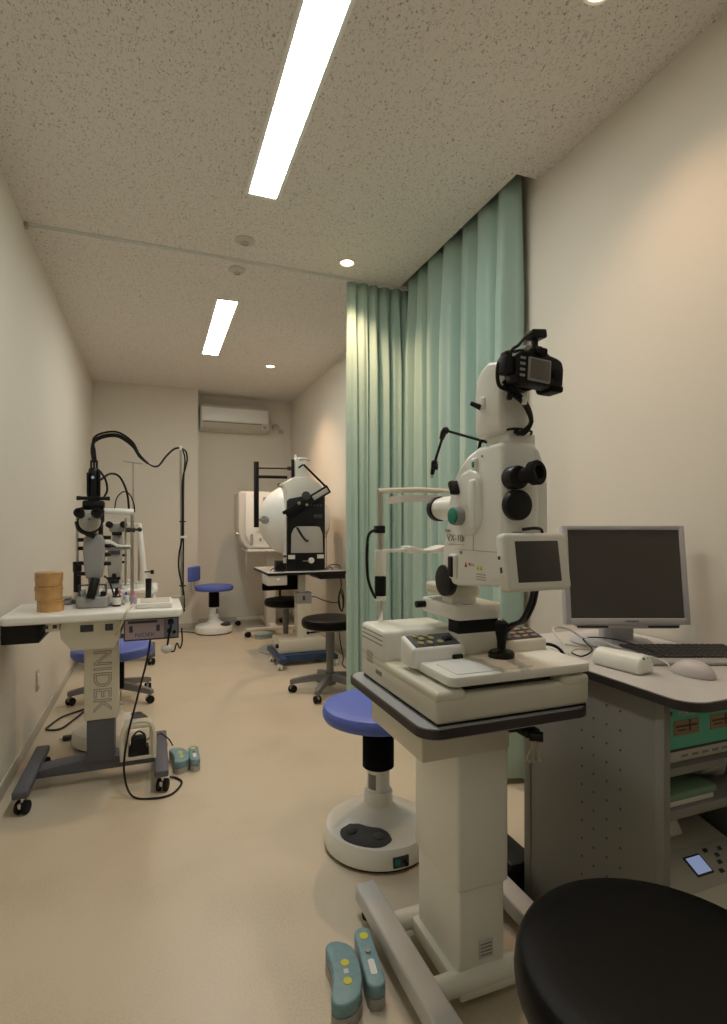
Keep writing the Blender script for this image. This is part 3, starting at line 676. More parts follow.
# ------------------------------------------------------------------ foot switches
def foot_switch(label, loc, rz, L, w, tilt, group, curved=True, h=.055):
    t = thing('foot_switch', label, 'foot switch', loc, group)
    def outline(L, w, bend):
        pts = []
        n = 14
        for i in range(n + 1):
            a = PI * i / n; pts.append((w * math.cos(a), L / 2 - w + w * math.sin(a)))
        for i in range(n + 1):
            a = PI + PI * i / n; pts.append((w * math.cos(a), -L / 2 + w + w * math.sin(a)))
        out = []
        for x, y in pts: out.append((x + bend * ((y / (L / 2)) ** 2 - .4), y))
        return out
    # subdivide long sides
    o = outline(L, w, 0); full = []
    for (a, b2) in zip(o, o[1:] + o[:1]):
        d = math.dist(a, b2); k = max(1, int(d / .02))
        for i in range(k): full.append((a[0] + (b2[0] - a[0]) * i / k, a[1] + (b2[1] - a[1]) * i / k))
    bend = .022 if curved else 0
    full = [(x - bend * ((y / (L / 2)) ** 2 - .4), y) for x, y in full]
    q = MB(); q.prism(full, 'z', 0, h * .45)
    def xf(mb):
        for v in mb.bm.verts:
            x, y = v.co.x, v.co.y
            v.co.x, v.co.y = x * math.cos(rz) - y * math.sin(rz) + loc[0], x * math.sin(rz) + y * math.cos(rz) + loc[1]
            v.co.z += loc[2]
        return mb
    xf(q).build('base', M['warmgrey'], t, angle=50)
    q = MB(); q.prism([(x * 1.0, y * 1.0) for x, y in full], 'z', h * .45, h, .006, 3); to = xf(q).build('cover', M['teal'], t, angle=50)
    q = MB(); c0 = bend * .4
    if curved:
        q.cyl((c0 - .002, .022, h), (c0 - .002, .022, h + .0012), .011, n=20); xf(q).build('sticker', M['yellow'], to)
        q = MB(); q.cyl((c0 - .002, -.035, h), (c0 - .002, -.035, h + .0012), .011, n=20); xf(q).build('sticker', M['yellow'], to)
        q = MB(); q.box(c0 - .008, c0 + .004, -.013, .002, h, h + .0012); xf(q).build('label', M['label'], to)
    else:
        q = MB(); q.cyl((0, L / 2 - .035, h), (0, L / 2 - .035, h + .0012), .012, n=20); xf(q).build('sticker', M['yellow'], to)
        q = MB(); q.prism([(x * .35, y * .25 - L * .2) for x, y in full], 'z', h, h + .0015); xf(q).build('label', M['paper'], to)
        q = MB(); q.cyl((0, .01, h), (0, .01, h + .006), .008, n=14, bev=.001); xf(q).build('button', M['greyplastic'], to)
    return t
foot_switch('wider curved teal foot switch with yellow stickers, left of the pair in front', (.452, 1.322, 0), R(-12), .205, .037, 0, 'teal foot switches', True, .062)
foot_switch('narrow straight teal foot switch against the grey foot bar in front', (.532, 1.345, 0), R(-9), .205, .024, 0, 'teal foot switches', False, .062)
foot_switch('wider teal foot switch right of the slit lamp table foot', (.118, 2.865, 0), R(8), .19, .036, 0, 'teal foot switches', True, .06)
foot_switch('narrow teal foot switch, rightmost of the pair at the left table', (.188, 2.86, 0), R(0), .18, .024, 0, 'teal foot switches', False, .06)
foot_switch('teal foot switch lying under the far white machine by the far wall', (1.09, 5.775, 0), R(-80), .20, .04, 0, 'teal foot switches', True, .05)

# ------------------------------------------------------------------ computer desk (right)
DZ = .81; dx0 = 1.088; dy0 = .85
t = thing('computer_desk', 'grey steel computer desk with pale top and open shelves at the right', 'desk', (1.35, 1.2, 0))
MB().prism(rrect(dx0, XR - .012, dy0, 1.60, .055), 'z', DZ - .020, DZ).build('desktop', M['laminate'], t, angle=50)
MB().prism(rrect(dx0 - .004, XR - .011, dy0 - .004, 1.604, .058), 'z', DZ - .0215, DZ - .002).build('edge_band', M['edge'], t, angle=50)
sp = MB(); sp.box(1.100, 1.118, .925, 1.435, .03, DZ - .0225, .004)
sp.box(1.0965, 1.102, .925, .950, .03, DZ - .0225, .002).box(1.0965, 1.102, 1.405, 1.435, .03, DZ - .0225, .002)
spo = sp.build('side_panel', M['cabinet'], t)
hb = MB()
for i, y in enumerate((1.055, 1.10, 1.145, 1.188)):
    for k in range(12):
        z = .73 - .0495 * k - (0, .0, .048, .045)[i] * 1 + (0, .001, 0, 0)[i]
        if i == 1: z -= .0
        if i == 0 and k > 9: continue
        if z > .14: hb.cyl((1.0993, y, z), (1.1008, y, z), .0032, n=8)
hb.build('perforations', M['ink'], spo)
MB().box(1.60, 1.617, .925, 1.435, .03, DZ - .0225, .004).build('side_panel', M['cabinet'], t)
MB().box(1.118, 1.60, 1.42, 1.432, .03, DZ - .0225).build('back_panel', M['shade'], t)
for z0, z1 in ((.602, .622), (.498, .522), (.04, .060)):
    MB().box(1.118, 1.60, .945, 1.42, z0, z1, .003).build('shelf', M['cabinet'], t)
for x in (1.11, 1.608):
    for y in (.95, 1.41): MB().lathe([(0, 0), (.016, 0), (.016, .012), (.008, .014), (.008, .031), (0, .031)], (x, y, 0), 16).build('foot', M['rubber'], t)

t = thing('power_supply_unit', 'green instrument box with brown labels on the top desk shelf', 'instrument box', (1.36, 1.1, .622))
MB().box(1.15, 1.56, .972, 1.30, .624, .768, .004).build('housing', M['boxgreen'], t)
MB().box(1.15, 1.56, .965, .974, .636, .764, .002).build('front_panel', M['boxgreen'], t)
MB().box(1.15, 1.56, .964, .974, .624, .650, .002).build('lower_trim', M['trim'], t)
MB().box(1.15, 1.56, .9635, .973, .6505, .656).build('shadow_gap', M['ink'], t)
for x in (1.175, 1.30): 
    q = MB(); q.box(x, x + .085, .9635, .9655, .688, .724); lo = q.build('brown_label', M['labelbrown'], t)
    q = MB(); q.box(x + .006, x + .078, .9628, .9638, .708, .712).box(x + .05, x + .055, .9628, .9638, .696, .724).box(x + .012, x + .04, .9628, .9638, .699, .702); q.build('print', M['edge'], lo)
q = MB(); q.text('TOPCON', .016, face_my(1.222, .9645, .739), .0005); q.build('lettering', M['label'], t)
MB().cyl((1.163, .965, .745), (1.163, .962, .745), .005, n=12).build('screw', M['ink'], t)
q = MB()
for k in range(9): q.box(1.20 + .035 * k, 1.222 + .035 * k, .9632, .9642, .634, .640)
q.build('trim_print', M['inkgrey'], t)

t = thing('document_folder', 'green folder of papers lying on the middle desk shelf', 'folder', (1.22, 1.1, .522))
MB().box(1.13, 1.30, .955, 1.25, .523, .538, .003).build('papers', M['label'], t)
MB().box(1.128, 1.305, .95, 1.255, .538, .556, .005, 3).build('cover', M['foldergreen'], t)
q = MB()
q.sphere((1.395, 1.07, .558), .05, 24, (1.25, 1.3, .72))
for v in q.bm.verts:
    a = math.sin(v.co.x * 90) * math.cos(v.co.y * 70 + v.co.z * 60); v.co += Vector((a * .004, a * .005, a * .003 if v.co.z > .53 else 0))
    v.co.z = max(v.co.z, .5235)
tag(q.build('plastic_bag', M['plasticbag'], origin=(1.395, 1.07, .5235)), 'crumpled pale plastic bag next to the folder on the desk shelf', 'bag')

# printer on the bottom shelf
t = thing('printer', 'cream photo printer with small lit display on the lowest desk shelf', 'printer', (1.36, 1.1, .06))
pf = [(.93, .061), (1.30, .061), (1.30, .325), (1.17, .335), (1.085, .315), (.99, .263), (.955, .237), (.93, .17)]
MB().prism(pf, 'x', 1.155, 1.53, .016, 3).build('body', M['cream'], t, angle=40)
an = math.atan2(.052, .095)
pm = Matrix.Translation((1.34, 1.037, .2905)) @ Matrix.Rotation(an, 4, 'X')
def padd(mb, name, m, par): mb.bm.transform(pm); return mb.build(name, m, par)
q = MB(); q.box(-.17, .17, -.052, .050, -.002, .003, .002); po = padd(q, 'control_panel', M['trim'], t)
q = MB(); q.box(-.018, .042, -.024, .028, .002, .006, .002); fr = padd(q, 'display_frame', M['ink'], po)
q = MB(); q.box(-.013, .037, -.019, .023, .0055, .0068); padd(q, 'lit_screen', M['lcd'], fr)
for k, (bx, by) in enumerate(((.07, .03), (.085, -.005), (.095, .012), (.12, .025), (.068, -.025), (.115, -.012), (.14, .0), (-.13, -.04), (-.12, .03), (-.14, .01))):
    q = MB(); q.box(bx - .007, bx + .007, by - .005, by + .005, .002, .006, .001); padd(q, 'button', M['ink'], po)
q = MB(); q.cyl((-.145, -.042, .002), (-.145, -.042, .0055), .004, n=10); padd(q, 'power_lamp', M['yellow'], po)
MB().prism([(1.12, .325), (1.126, .327), (1.17, .395), (1.165, .397)], 'x', 1.17, 1.40, .001).build('tray_flap', M['creamlight'], t)
q = MB(); q.text('Canon', .016, face_my(1.38, .934, .19) @ Matrix.Rotation(R(-10), 4, 'X'), .001); q.build('lettering', M['inkgrey'], t)
MB().box(1.20, 1.48, .929, .934, .10, .17, .003).build('front_door', M['trim'], t)

# monitor, keyboard, mouse, cradle
def rotz(mb, c, a): mb.bm.transform(Matrix.Translation((c[0], c[1], 0)) @ Matrix.Rotation(a, 4, 'Z') @ Matrix.Translation((-c[0], -c[1], 0))); return mb
mc = (1.385, 1.315, DZ); ma = R(-21)
t = thing('monitor', 'silver-framed flat computer monitor with dark screen on the desk', 'monitor', mc)
mm = Matrix.Translation(mc) @ Matrix.Rotation(ma, 4, 'Z')
tm = mm @ Matrix.Translation((0, 0, .225)) @ Matrix.Rotation(R(-7), 4, 'X')
def madd(mb, name, m, par, mx=mm, ang=35): mb.bm.transform(mx); return mb.build(name, m, par, angle=ang)
M['silver'] = mat('silver_plastic', (.50, .50, .53), .4)
W2, Z0_, Z1_ = .193, -.147, .163
q = MB(); q.box(-W2, -W2 + .017, -.016, .016, Z0_, Z1_, .003).box(W2 - .017, W2, -.016, .016, Z0_, Z1_, .003).box(-W2 + .014, W2 - .014, -.016, .016, Z1_ - .014, Z1_, .003).box(-W2 + .014, W2 - .014, -.016, .016, Z0_, Z0_ + .020, .003)
bz = madd(q, 'bezel', M['silver'], t, tm)
q = MB(); q.box(-W2 + .016, W2 - .016, -.011, .012, Z0_ + .019, Z1_ - .013); madd(q, 'screen', M['screen'], t, tm)
q = MB(); q.box(-W2 + .004, W2 - .004, .012, .035, Z0_ + .004, Z1_ - .004, .01); q.box(-.12, .12, .03, .055, -.10, .10, .015); madd(q, 'rear_shell', M['silver'], t, tm)
q = MB(); q.prism([(-.165, Z0_), (.165, Z0_), (.15, Z0_ - .012), (-.15, Z0_ - .012)], 'y', -.010, .014, .002); so = madd(q, 'speaker_bar', M['silver'], t, tm)
q = MB(); q.box(-.158, -.062, -.012, -.009, Z0_ - .010, Z0_ - .003).box(.062, .158, -.012, -.009, Z0_ - .010, Z0_ - .003); madd(q, 'speaker_grille', M['ink'], so, tm)
q = MB(); q.text('MITSUBISHI', .0085, tm @ Matrix.Translation((.01, -.0166, Z0_ + .010)) @ Matrix.Rotation(R(90), 4, 'X'), .0004)
q.build('lettering', M['ink'], bz)
q = MB(); q.box(-.045, .055, .04, .09, .005, .16, .012, 3); madd(q, 'stand_neck', M['silver'], t)
q = MB(); q.lathe([(0, 0), (.128, 0), (.130, .005), (.120, .012), (.07, .020), (0, .022)], (0, .09, .0005), 48, sx=1.0, sy=.85); madd(q, 'stand_foot', M['silver'], t)

kc = (1.440, 1.148, DZ); ka = R(-21)
t = thing('keyboard', 'grey keyboard with black keys in front of the monitor', 'keyboard', kc)
km = Matrix.Translation(kc) @ Matrix.Rotation(ka, 4, 'Z')
q = MB(); q.prism([(-.078, .001), (.072, .001), (.072, .024), (-.055, .014), (-.078, .010)], 'x', -.165, .165, .004); q.bm.transform(km); q.build('case', M['warmgrey'], t)
M['keys'] = mat('dark_keys', (.03, .028, .028), .55)
import itertools
ksl = math.atan2(.010, .127)
for r_ in range(6):
    y = -.046 + .0205 * r_; zt = .014 + (y + .055) * .0787
    x = -.158; j = 0
    while x < .150:
        w = .0188
        if r_ == 0 and -.075 < x < -.05: w = .075
        q = MB(); q.box(x, x + w - .002, y, y + .0165, zt - .001, zt + .006, .0018, 1, rot=(ksl, 0, 0)); q.bm.transform(km); q.build('key', M['keys'], t)
        x += w; j += 1
t = thing('mouse', 'pinkish-grey computer mouse at the right front of the desk', 'mouse', (1.325, 1.015, DZ))
q = MB(); q.lathe([(0, 0), (.030, 0), (.032, .006), (.030, .016), (.024, .026), (.014, .033), (0, .035)], n=36)
for v in q.bm.verts: v.co.y *= 1.72; v.co.z *= 1.15; v.co.z *= (1.0 - .25 * (v.co.y / .057) ** 2 if v.co.y > 0 else 1.0)
q.bm.transform(Matrix.Translation((1.303, 1.015, DZ + .0005)) @ Matrix.Rotation(R(12), 4, 'Z')); mo = q.build('shell', M['mouse'], t, angle=60)
q = MB(); q.tube([(1.290, 1.070, DZ + .012), (1.300, 1.11, DZ + .02), (1.262, 1.19, DZ + .032), (1.22, 1.24, DZ + .05), (1.19, 1.30, DZ + .055)], .0022, 8); q.build('cord', M['label'], t)
t = thing('handset_cradle', 'long pale grey rounded device lying on the left desk edge', 'device', (1.185, 1.16, DZ))
q = MB(); q.prism([(-.032, .0), (.032, .0), (.034, .020), (.024, .042), (.004, .052), (-.018, .047), (-.032, .026)], 'y', -.074, .074, .010, 4)
for v in q.bm.verts:
    k = 1 - .10 * max(0, v.co.y / .105); v.co.z *= k
rr = Matrix.Translation((1.188, 1.135, DZ + .0005)) @ Matrix.Rotation(R(8), 4, 'Z')
q.bm.transform(rr); q.build('body', M['creamlight'], t, angle=55)
q = MB(); q.tube([(.002, -.0755, .042), (.003, -.03, .0525), (.003, .07, .0495)], .0016, 6); q.bm.transform(rr); q.build('seam', M['inkgrey'], t)
q = MB(); q.sphere((-.012, -.0715, .042), .004, 10); q.bm.transform(rr); q.build('indicator', M['green'], t)

# loose cables on the desk
def cable(name, label, pts, r, m, cat='cable', group=None, smooth=8):
    o = MB().tube(pts, r, 8, smooth).build(name, m, origin=pts[0]); return tag(o, label, cat, group)
cable('cable', 'black thin cable curving from behind the monitor to the device', [(1.18, 1.315, DZ + .004), (1.15, 1.28, DZ + .012), (1.17, 1.262, DZ + .006), (1.215, 1.27, DZ + .02), (1.22, 1.31, DZ + .045), (1.245, 1.235, DZ + .058), (1.29, 1.17, DZ + .045), (1.31, 1.10, DZ + .03)], .0022, M['black'])
cable('cable', 'black cord poking out beside the eye camera onto the desk', [(1.005, 1.28, DZ + .035), (1.04, 1.27, DZ + .05), (1.075, 1.255, DZ + .04), (1.095, 1.23, DZ + .005), (1.115, 1.235, DZ + .004)], .0045, M['black'])
cable('cable', 'white cables looping on the desk left of the monitor stand', [(1.13, 1.25, DZ + .003), (1.15, 1.31, DZ + .025), (1.18, 1.40, DZ + .06), (1.26, 1.42, DZ + .05), (1.30, 1.36, DZ + .01)], .003, M['label'])
cable('cable', 'thin cream cord lying across the desk behind the device', [(1.11, 1.27, DZ + .003), (1.17, 1.29, DZ + .02), (1.23, 1.30, DZ + .014), (1.27, 1.34, DZ + .006), (1.24, 1.43, DZ + .003)], .002, M['handlewhite'])
# box on floor beside the desk
t = thing('power_strip', 'black power box with plugs on the floor beside the desk', 'power strip', (1.055, 1.50, 0))
MB().box(1.062, 1.165, 1.455, 1.68, .0, .115, .008).build('housing', M['black'], t)
q = MB(); q.cyl((1.059, 1.50, .07), (1.065, 1.50, .07), .025, n=20); q.build('socket', M['padgrey'], t)
MB().tube([(1.06, 1.50, .07), (1.068, 1.445, .05), (1.078, 1.38, .012), (1.078, 1.26, .008), (1.075, 1.15, .008)], .006, 8).build('cable', M['black'], t)

# ------------------------------------------------------------------ slit lamp table (left)
TZ = .815
t = thing('slit_lamp_table', 'white-topped grey H-base table carrying the near slit lamp', 'table', (-.235, 2.86, 0))
MB().prism(rrect(-.605, .125, 2.648, 3.085, .035), 'z', TZ - .038, TZ, .010, 4).build('tabletop', M['white'], t, angle=50)
MB().box(-.605, -.462, 2.70, 3.0, .690, TZ - .0385, .004).build('drawer_box', M['black'], t)
MB().prism([(-.47, .690), (-.44, .730), (-.44, .7765), (-.47, .7765)], 'y', 2.705, 2.99).build('drawer_bracket', M['black'], t)
q = MB(); q.box(-.455, -.388, 2.705, 2.95, .735, TZ - .0385, .003); so = q.build('switch_housing', M['cream'], t)
for x in (-.445, -.412): 
    q = MB(); q.box(x, x + .016, 2.702, 2.706, .748, .764, .001); q.build('switch', M['ink'], so)
q = MB(); q.prism([(-.383, .7765), (-.383, .700), (-.340, .645), (-.165, .645), (-.140, .700), (-.140, .7765)], 'y', 2.705, 2.97, .006, 2); so = q.build('column_head', M['cream'], t)
for x0, x1 in ((-.305, -.252), (-.205, -.172)):
    q = MB(); q.box(x0, x1, 2.701, 2.706, .725, .756, .002); q.build('switch', M['ink'], so)
q = MB(); q.box(-.300, -.158, 2.790, 2.935, .300, .648, .006, 3); uc = q.build('upper_column', M['cream'], t)
q = MB(); q.text('NIDEK', .105, face_my(-.226, 2.7895, .480, R(-90)), outline=.0020, width=.285); q.build('lettering', mat('embossed_line_grey', (.34, .33, .29), .5), uc)
MB().box(-.289, -.173, 2.797, 2.925, .105, .302, .004).build('lower_column', M['darkgrey'], t)
MB().prism([(-.50, .058), (.02, .058), (.02, .095), (-.165, .118), (-.295, .118), (-.50, .095)], 'y', 2.81, 2.91, .008, 2).build('base_beam', M['darkgrey'], t)
for x in (-.515, .032):
    q = MB(); q.box(x - .030, x + .030, 2.595, 3.11, .072, .104, .008, 3); fo = q.build('foot_bar', M['darkgrey'], t)
    for y in (2.625, 3.08): caster(fo, x + .005, y, 0, .028, hood=M['chrome'], ang=R(70))
# power unit hanging under the top
t = thing('power_unit', 'lilac-fronted instrument power box hanging below the white tabletop', 'instrument box', (-.01, 2.80, .67))
MB().box(-.128, .108, 2.69, 2.95, .672, TZ - .039, .004).build('housing', M['padgrey'], t)
MB().box(-.122, .045, 2.685, 2.692, .680, .768, .002).build('left_panel', M['lilac'], t)
MB().box(.047, .102, 2.685, 2.692, .680, .768, .002).build('right_panel', mat('blue_grey_panel', (.20, .23, .32), .45), t)
q = MB(); q.box(-.110, .015, 2.682, 2.688, .752, .764, .001).box(-.105, -.090, 2.682, 2.688, .712, .742, .002).box(.010, .025, 2.682, 2.688, .712, .742, .002); q.build('dark_slots', M['ink'], t)
q = MB(); q.text('NIDEK', .026, face_my(-.038, 2.6845, .698), .0008, width=.085); q.build('lettering', M['blueink'], t)
q = MB(); q.cyl((.072, 2.688, .752), (.072, 2.670, .752), .014, n=18, bev=.002).cyl((.066, 2.688, .712), (.066, 2.668, .712), .010, n=14).cyl((.088, 2.688, .705), (.088, 2.675, .705), .008, n=14); q.build('connector', M['black'], t)
MB().tube([(.072, 2.672, .752), (.072, 2.655, .735), (.068, 2.655, .715), (.062, 2.66, .68), (.058, 2.665, .650)], .005, 8).build('cable', M['black'], t)
MB().tube([(.066, 2.668, .712), (.06, 2.65, .68), (.06, 2.66, .635), (.085, 2.66, .618), (.098, 2.66, .655), (.112, 2.66, .630), (.122, 2.66, .665), (.120, 2.68, .72)], .0035, 8).build('cable', M['black'], t)
MB().sphere((.055, 2.665, .632), .022, 16, (1.2, .8, 1)).build('plug', M['label'], t)
MB().tube([(-.015, 2.72, .672), (-.03, 2.70, .58), (-.07, 2.68, .42), (-.11, 2.67, .25), (-.125, 2.66, .10), (-.09, 2.60, .012), (.00, 2.555, .006), (.075, 2.57, .006), (.12, 2.66, .006), (.10, 2.72, .006), (.07, 2.74, .008)], .0045, 8, 8).build('floor_cable', M['black'], t)
cable('cable', 'cream cable hanging over the front edge of the slit lamp table', [(-.095, 2.84, TZ + .006), (-.10, 2.72, TZ + .008), (-.115, 2.645, TZ - .002), (-.135, 2.635, .76), (-.15, 2.66, .725), (-.165, 2.70, .705)], .0045, M['handlewhite'])
cable('cable', 'grey cable loop lying on the floor by the left wall', [(-.40, 3.98, .006), (-.446, 3.93, .006), (-.534, 3.84, .006), (-.580, 3.70, .006), (-.585, 3.635, .006), (-.514, 3.62, .006), (-.466, 3.74, .006), (-.42, 3.90, .006)], .006, M['padgrey'])
t = thing('power_plug', 'grey plug at the end of a lead on the floor under the table', 'plug', (-.45, 3.435, 0))
MB().box(-.475, -.43, 3.42, 3.45, .001, .026, .006).build('body', M['padgrey'], t)
MB().cyl((-.492, 3.428, .013), (-.474, 3.430, .013), .003, n=8).cyl((-.492, 3.442, .013), (-.474, 3.440, .013), .003, n=8).build('prongs', M['steel'], t)
MB().tube([(-.43, 3.435, .013), (-.41, 3.44, .012), (-.39, 3.45, .010)], .004, 8).build('lead', M['padgrey'], t)
# foot pedal on the beam
t = thing('foot_pedal', 'beige guarded foot pedal with black treadle beside the grey column', 'foot pedal', (-.06, 2.98, 0))
q = MB(); q.tube([(-.135, 2.71, .125), (-.135, 2.715, .24), (-.105, 2.73, .285), (-.025, 2.73, .285), (.0, 2.715, .24), (.0, 2.71, .125)], .010, 10, 5); q.build('handle_frame', M['cream'], t)
q = MB(); q.prism([(2.72, .120), (2.80, .120), (2.80, .285), (2.745, .280), (2.72, .20)], 'x', -.128, -.112, .003).prism([(2.72, .120), (2.80, .120), (2.80, .285), (2.745, .280), (2.72, .20)], 'x', -.020, -.005, .003).box(-.128, -.005, 2.72, 2.80, .26, .285, .008, 3).box(-.128, -.005, 2.715, 2.80, .119, .132, .003); q.build('guard', M['cream'], t)
q = MB(); q.box(-.108, -.024, 2.725, 2.80, .134, .165, .004).box(-.100, -.034, 2.722, 2.80, .15, .215, .010, 3, rot=(R(-12), 0, 0)); q.build('treadle', M['black'], t)
q = MB(); q.tube([(-.09, 2.74, .225), (-.066, 2.735, .245), (-.04, 2.74, .225)], .004, 8); q.build('cord_loop', M['black'], t)
MB().tube([(-.02, 2.80, .140), (.0, 2.90, .135), (.03, 3.00, .125), (.07, 2.98, .10), (.09, 2.96, .07)], .0035, 8, 8).build('cable', M['black'], t)

# ------------------------------------------------------------------ the near slit lamp
t = thing('slit_lamp', 'grey slit lamp microscope with black camera tube, nearest on the left', 'slit lamp', (-.27, 2.87, TZ))
z = TZ
q = MB(); q.prism(rrect(-.335, -.20, 2.80, 2.97, .02), 'z', z + .001, z + .052, .008, 3); q.box(-.335, -.13, 2.86, 2.96, z + .001, z + .016, .005); q.build('sliding_base', M['greyplastic'], t, angle=40)
q = MB(); q.box(-.325, -.305, 2.83, 2.95, z + .05, z + .075, .004).box(-.232, -.212, 2.83, 2.95, z + .05, z + .075, .004); q.build('base_rail', M['greyplastic'], t)
q = MB(); q.tube([(-.32, 2.83, z + .055), (-.325, 2.83, z + .098), (-.315, 2.83, z + .105), (-.22, 2.83, z + .105), (-.21, 2.83, z + .098), (-.212, 2.83, z + .055)], .0035, 8, 3); q.build('guard_rod', M['ink'], t)
q = MB(); q.cyl((-.275, 2.795, z + .045), (-.255, 2.83, z + .135), .019, .021, n=20, bev=.004); q.build('joystick', M['black'], t)
q = MB(); q.cyl((-.222, 2.82, z + .052), (-.222, 2.82, z + .075), .012, n=14, bev=.003); q.build('knob', M['black'], t)
q = MB(); q.prism([(-.298, z + .13), (-.305, z + .17), (-.312, z + .26), (-.308, z + .325), (-.290, z + .345), (-.240, z + .345), (-.222, z + .325), (-.218, z + .26), (-.225, z + .17), (-.235, z + .13)], 'y', 2.85, 2.935, .012, 3); q.build('arm_body', M['greyplastic'], t, angle=40)
q = MB(); q.prism([(-.285, z + .05), (-.292, z + .145), (-.242, z + .145), (-.248, z + .05)], 'y', 2.87, 2.92, .005); q.build('pillar', M['greyplastic'], t)
for zz in (.155, .205, .275, .315): MB().cyl((-.335, 2.88, z + zz), (-.302, 2.88, z + zz), .009, n=12, bev=.002).build('side_knob', M['black'], t)
for zz in (.20, .245, .285, .325): MB().cyl((-.226, 2.88, z + zz), (-.192, 2.88, z + zz), .009, n=12, bev=.002).build('side_knob', M['black'], t)
q = MB(); q.box(-.245, -.230, 2.853, 2.862, z + .34, z + .42, .003); q.cyl((-.238, 2.90, z + .33), (-.238, 2.90, z + .42), .010, n=14); q.build('slit_scale', M['black'], t)
q = MB(); q.cyl((-.272, 2.895, z + .335), (-.272, 2.895, z + .40), .016, n=18); q.build('neck', M['greyplastic'], t)
# microscope head
hy_ = 2.83
q = MB(); q.cyl((-.278, hy_ - .02, z + .400), (-.278, hy_ + .07, z + .400), .046, n=32, bev=.010); q.box(-.325, -.232, hy_ - .01, hy_ + .07, z + .405, z + .455, .014, 3); q.build('microscope_head', M['warmgrey'], t)
q = MB(); q.cyl((-.278, hy_ + .0, z + .400), (-.278, hy_ + .05, z + .400), .052, n=32); q.box(-.335, -.220, hy_ + .005, hy_ + .055, z + .39, z + .468, .016, 3); q.tube([(-.334, hy_ + .02, z + .40), (-.322, hy_ + .01, z + .365), (-.29, hy_, z + .345), (-.262, hy_ + .01, z + .33)], .012, 10); q.build('head_housing', M['black'], t)
for ex in (-.316, -.245):
    q = MB(); q.cyl((ex, hy_ - .065, z + .440), (ex, hy_, z + .432), .017, .020, n=24); eo = q.build('eyepiece', M['black'], t)
    MB().lathe([(.012, 0), (.021, 0), (.0225, .006), (.0225, .022), (.018, .026), (.012, .024), (.011, .008), (0, .008)], (ex, hy_ - .052, z + .4385), 28, axis=(0, -1, .1)).build('eyecup', M['rubber'], eo)
q = MB(); q.cyl((-.28, hy_ - .024, z + .412), (-.28, hy_ - .018, z + .412), .007, n=12); q.build('knob', M['inkgrey'], t)
# illumination tower / camera tube on top
q = MB(); q.box(-.312, -.218, hy_ + .0, hy_ + .06, z + .46, z + .500, .010); q.box(-.325, -.205, hy_ - .002, hy_ + .03, z + .502, z + .518, .004); q.cyl((-.335, hy_ + .012, z + .510), (-.318, hy_ + .012, z + .510), .010, n=12).cyl((-.212, hy_ + .012, z + .510), (-.195, hy_ + .012, z + .510), .010, n=12); q.build('beam_splitter', M['black'], t)
q = MB(); q.lathe([(0, .50), (.026, .50), (.027, .53), (.027, .60), (.026, .62), (.024, .645), (.018, .655), (0, .655)], (-.264, hy_ + .03, z)); q.box(-.293, -.284, hy_, hy_ + .02, z + .52, z + .63, .003).box(-.244, -.235, hy_, hy_ + .02, z + .52, z + .645, .003); q.build('camera_tube', M['black'], t)
q = MB(); q.cyl((-.266, hy_ - .005, z + .607), (-.266, hy_ - .001, z + .607), .007, n=14); q.build('indicator', mat('blue_white_dot', (.5, .6, .75), .3), t)
for dx in (-.012, .0, .012): MB().cyl((-.264 + dx, hy_ + .03, z + .65), (-.264 + dx, hy_ + .03, z + .69), .005, n=10).build('cable_gland', M['black'], t)
q = MB(); q.tube([(-.238, hy_ + .03, z + .64), (-.215, hy_ + .03, z + .60), (-.208, hy_ + .03, z + .55), (-.222, hy_ + .02, z + .515)], .005, 8); q.build('cable', M['black'], t)
# headrest
yh = 3.01
for hx in (-.352, -.105):
    q = MB(); q.cyl((hx, yh, z + .001), (hx, yh, z + .45), .007, n=16); po = q.build('headrest_post', M['steel'], t)
    MB().box(hx - .02, hx + .02, yh - .02, yh + .02, z + .001, z + .02, .004).build('foot', M['greyplastic'], po)
q = MB(); q.cyl((-.352, yh, z + .055), (-.352, yh, z + .205), .017, n=20, bev=.003).cyl((-.352, yh, z + .155), (-.352, yh, z + .205), .020, n=20, bev=.003); q.build('hand_grip', M['black'], t)
q = MB(); q.tube([(-.352, yh, z + .44), (-.30, yh - .01, z + .445), (-.228, yh - .015, z + .452), (-.15, yh - .01, z + .452), (-.098, yh, z + .450)], .0165, 12); q.build('forehead_bar', M['white'], t)
q = MB(); q.box(-.352, -.105, yh - .01, yh + .01, z + .262, z + .274, .004); q.build('chin_bar', M['greyplastic'], t)
q = MB(); q.prism([(-.24, z + .30), (-.20, z + .292), (-.175, z + .276), (-.11, z + .274), (-.11, z + .282), (-.17, z + .286), (-.195, z + .303), (-.24, z + .312)], 'y', yh - .035, yh + .015, .002); q.build('chin_rest', M['white'], t)
q = MB(); q.cyl((-.105, yh, z + .362), (-.075, yh, z + .362), .006, n=10).sphere((-.068, yh, z + .362), .012, 12).cyl((-.13, yh, z + .36), (-.09, yh, z + .36), .012, n=14); q.build('post_clamp', M['edge'], t)
q = MB(); q.cyl((-.135, yh + .01, z + .08), (-.135, yh + .01, z + .42), .005, n=10); q.build('side_rod', M['steel'], t)
# thin stand with cross wire
q = MB(); q.cyl((-.100, yh + .03, z + .001), (-.100, yh + .03, z + .705), .0035, n=10); q.tube([(-.145, yh + .03, z + .712), (-.10, yh + .03, z + .705), (-.055, yh + .03, z + .700)], .0025, 6); q.box(-.115, -.085, yh + .015, yh + .045, z + .001, z + .012, .003)
q.build('fixation_stand', M['steel'], t)
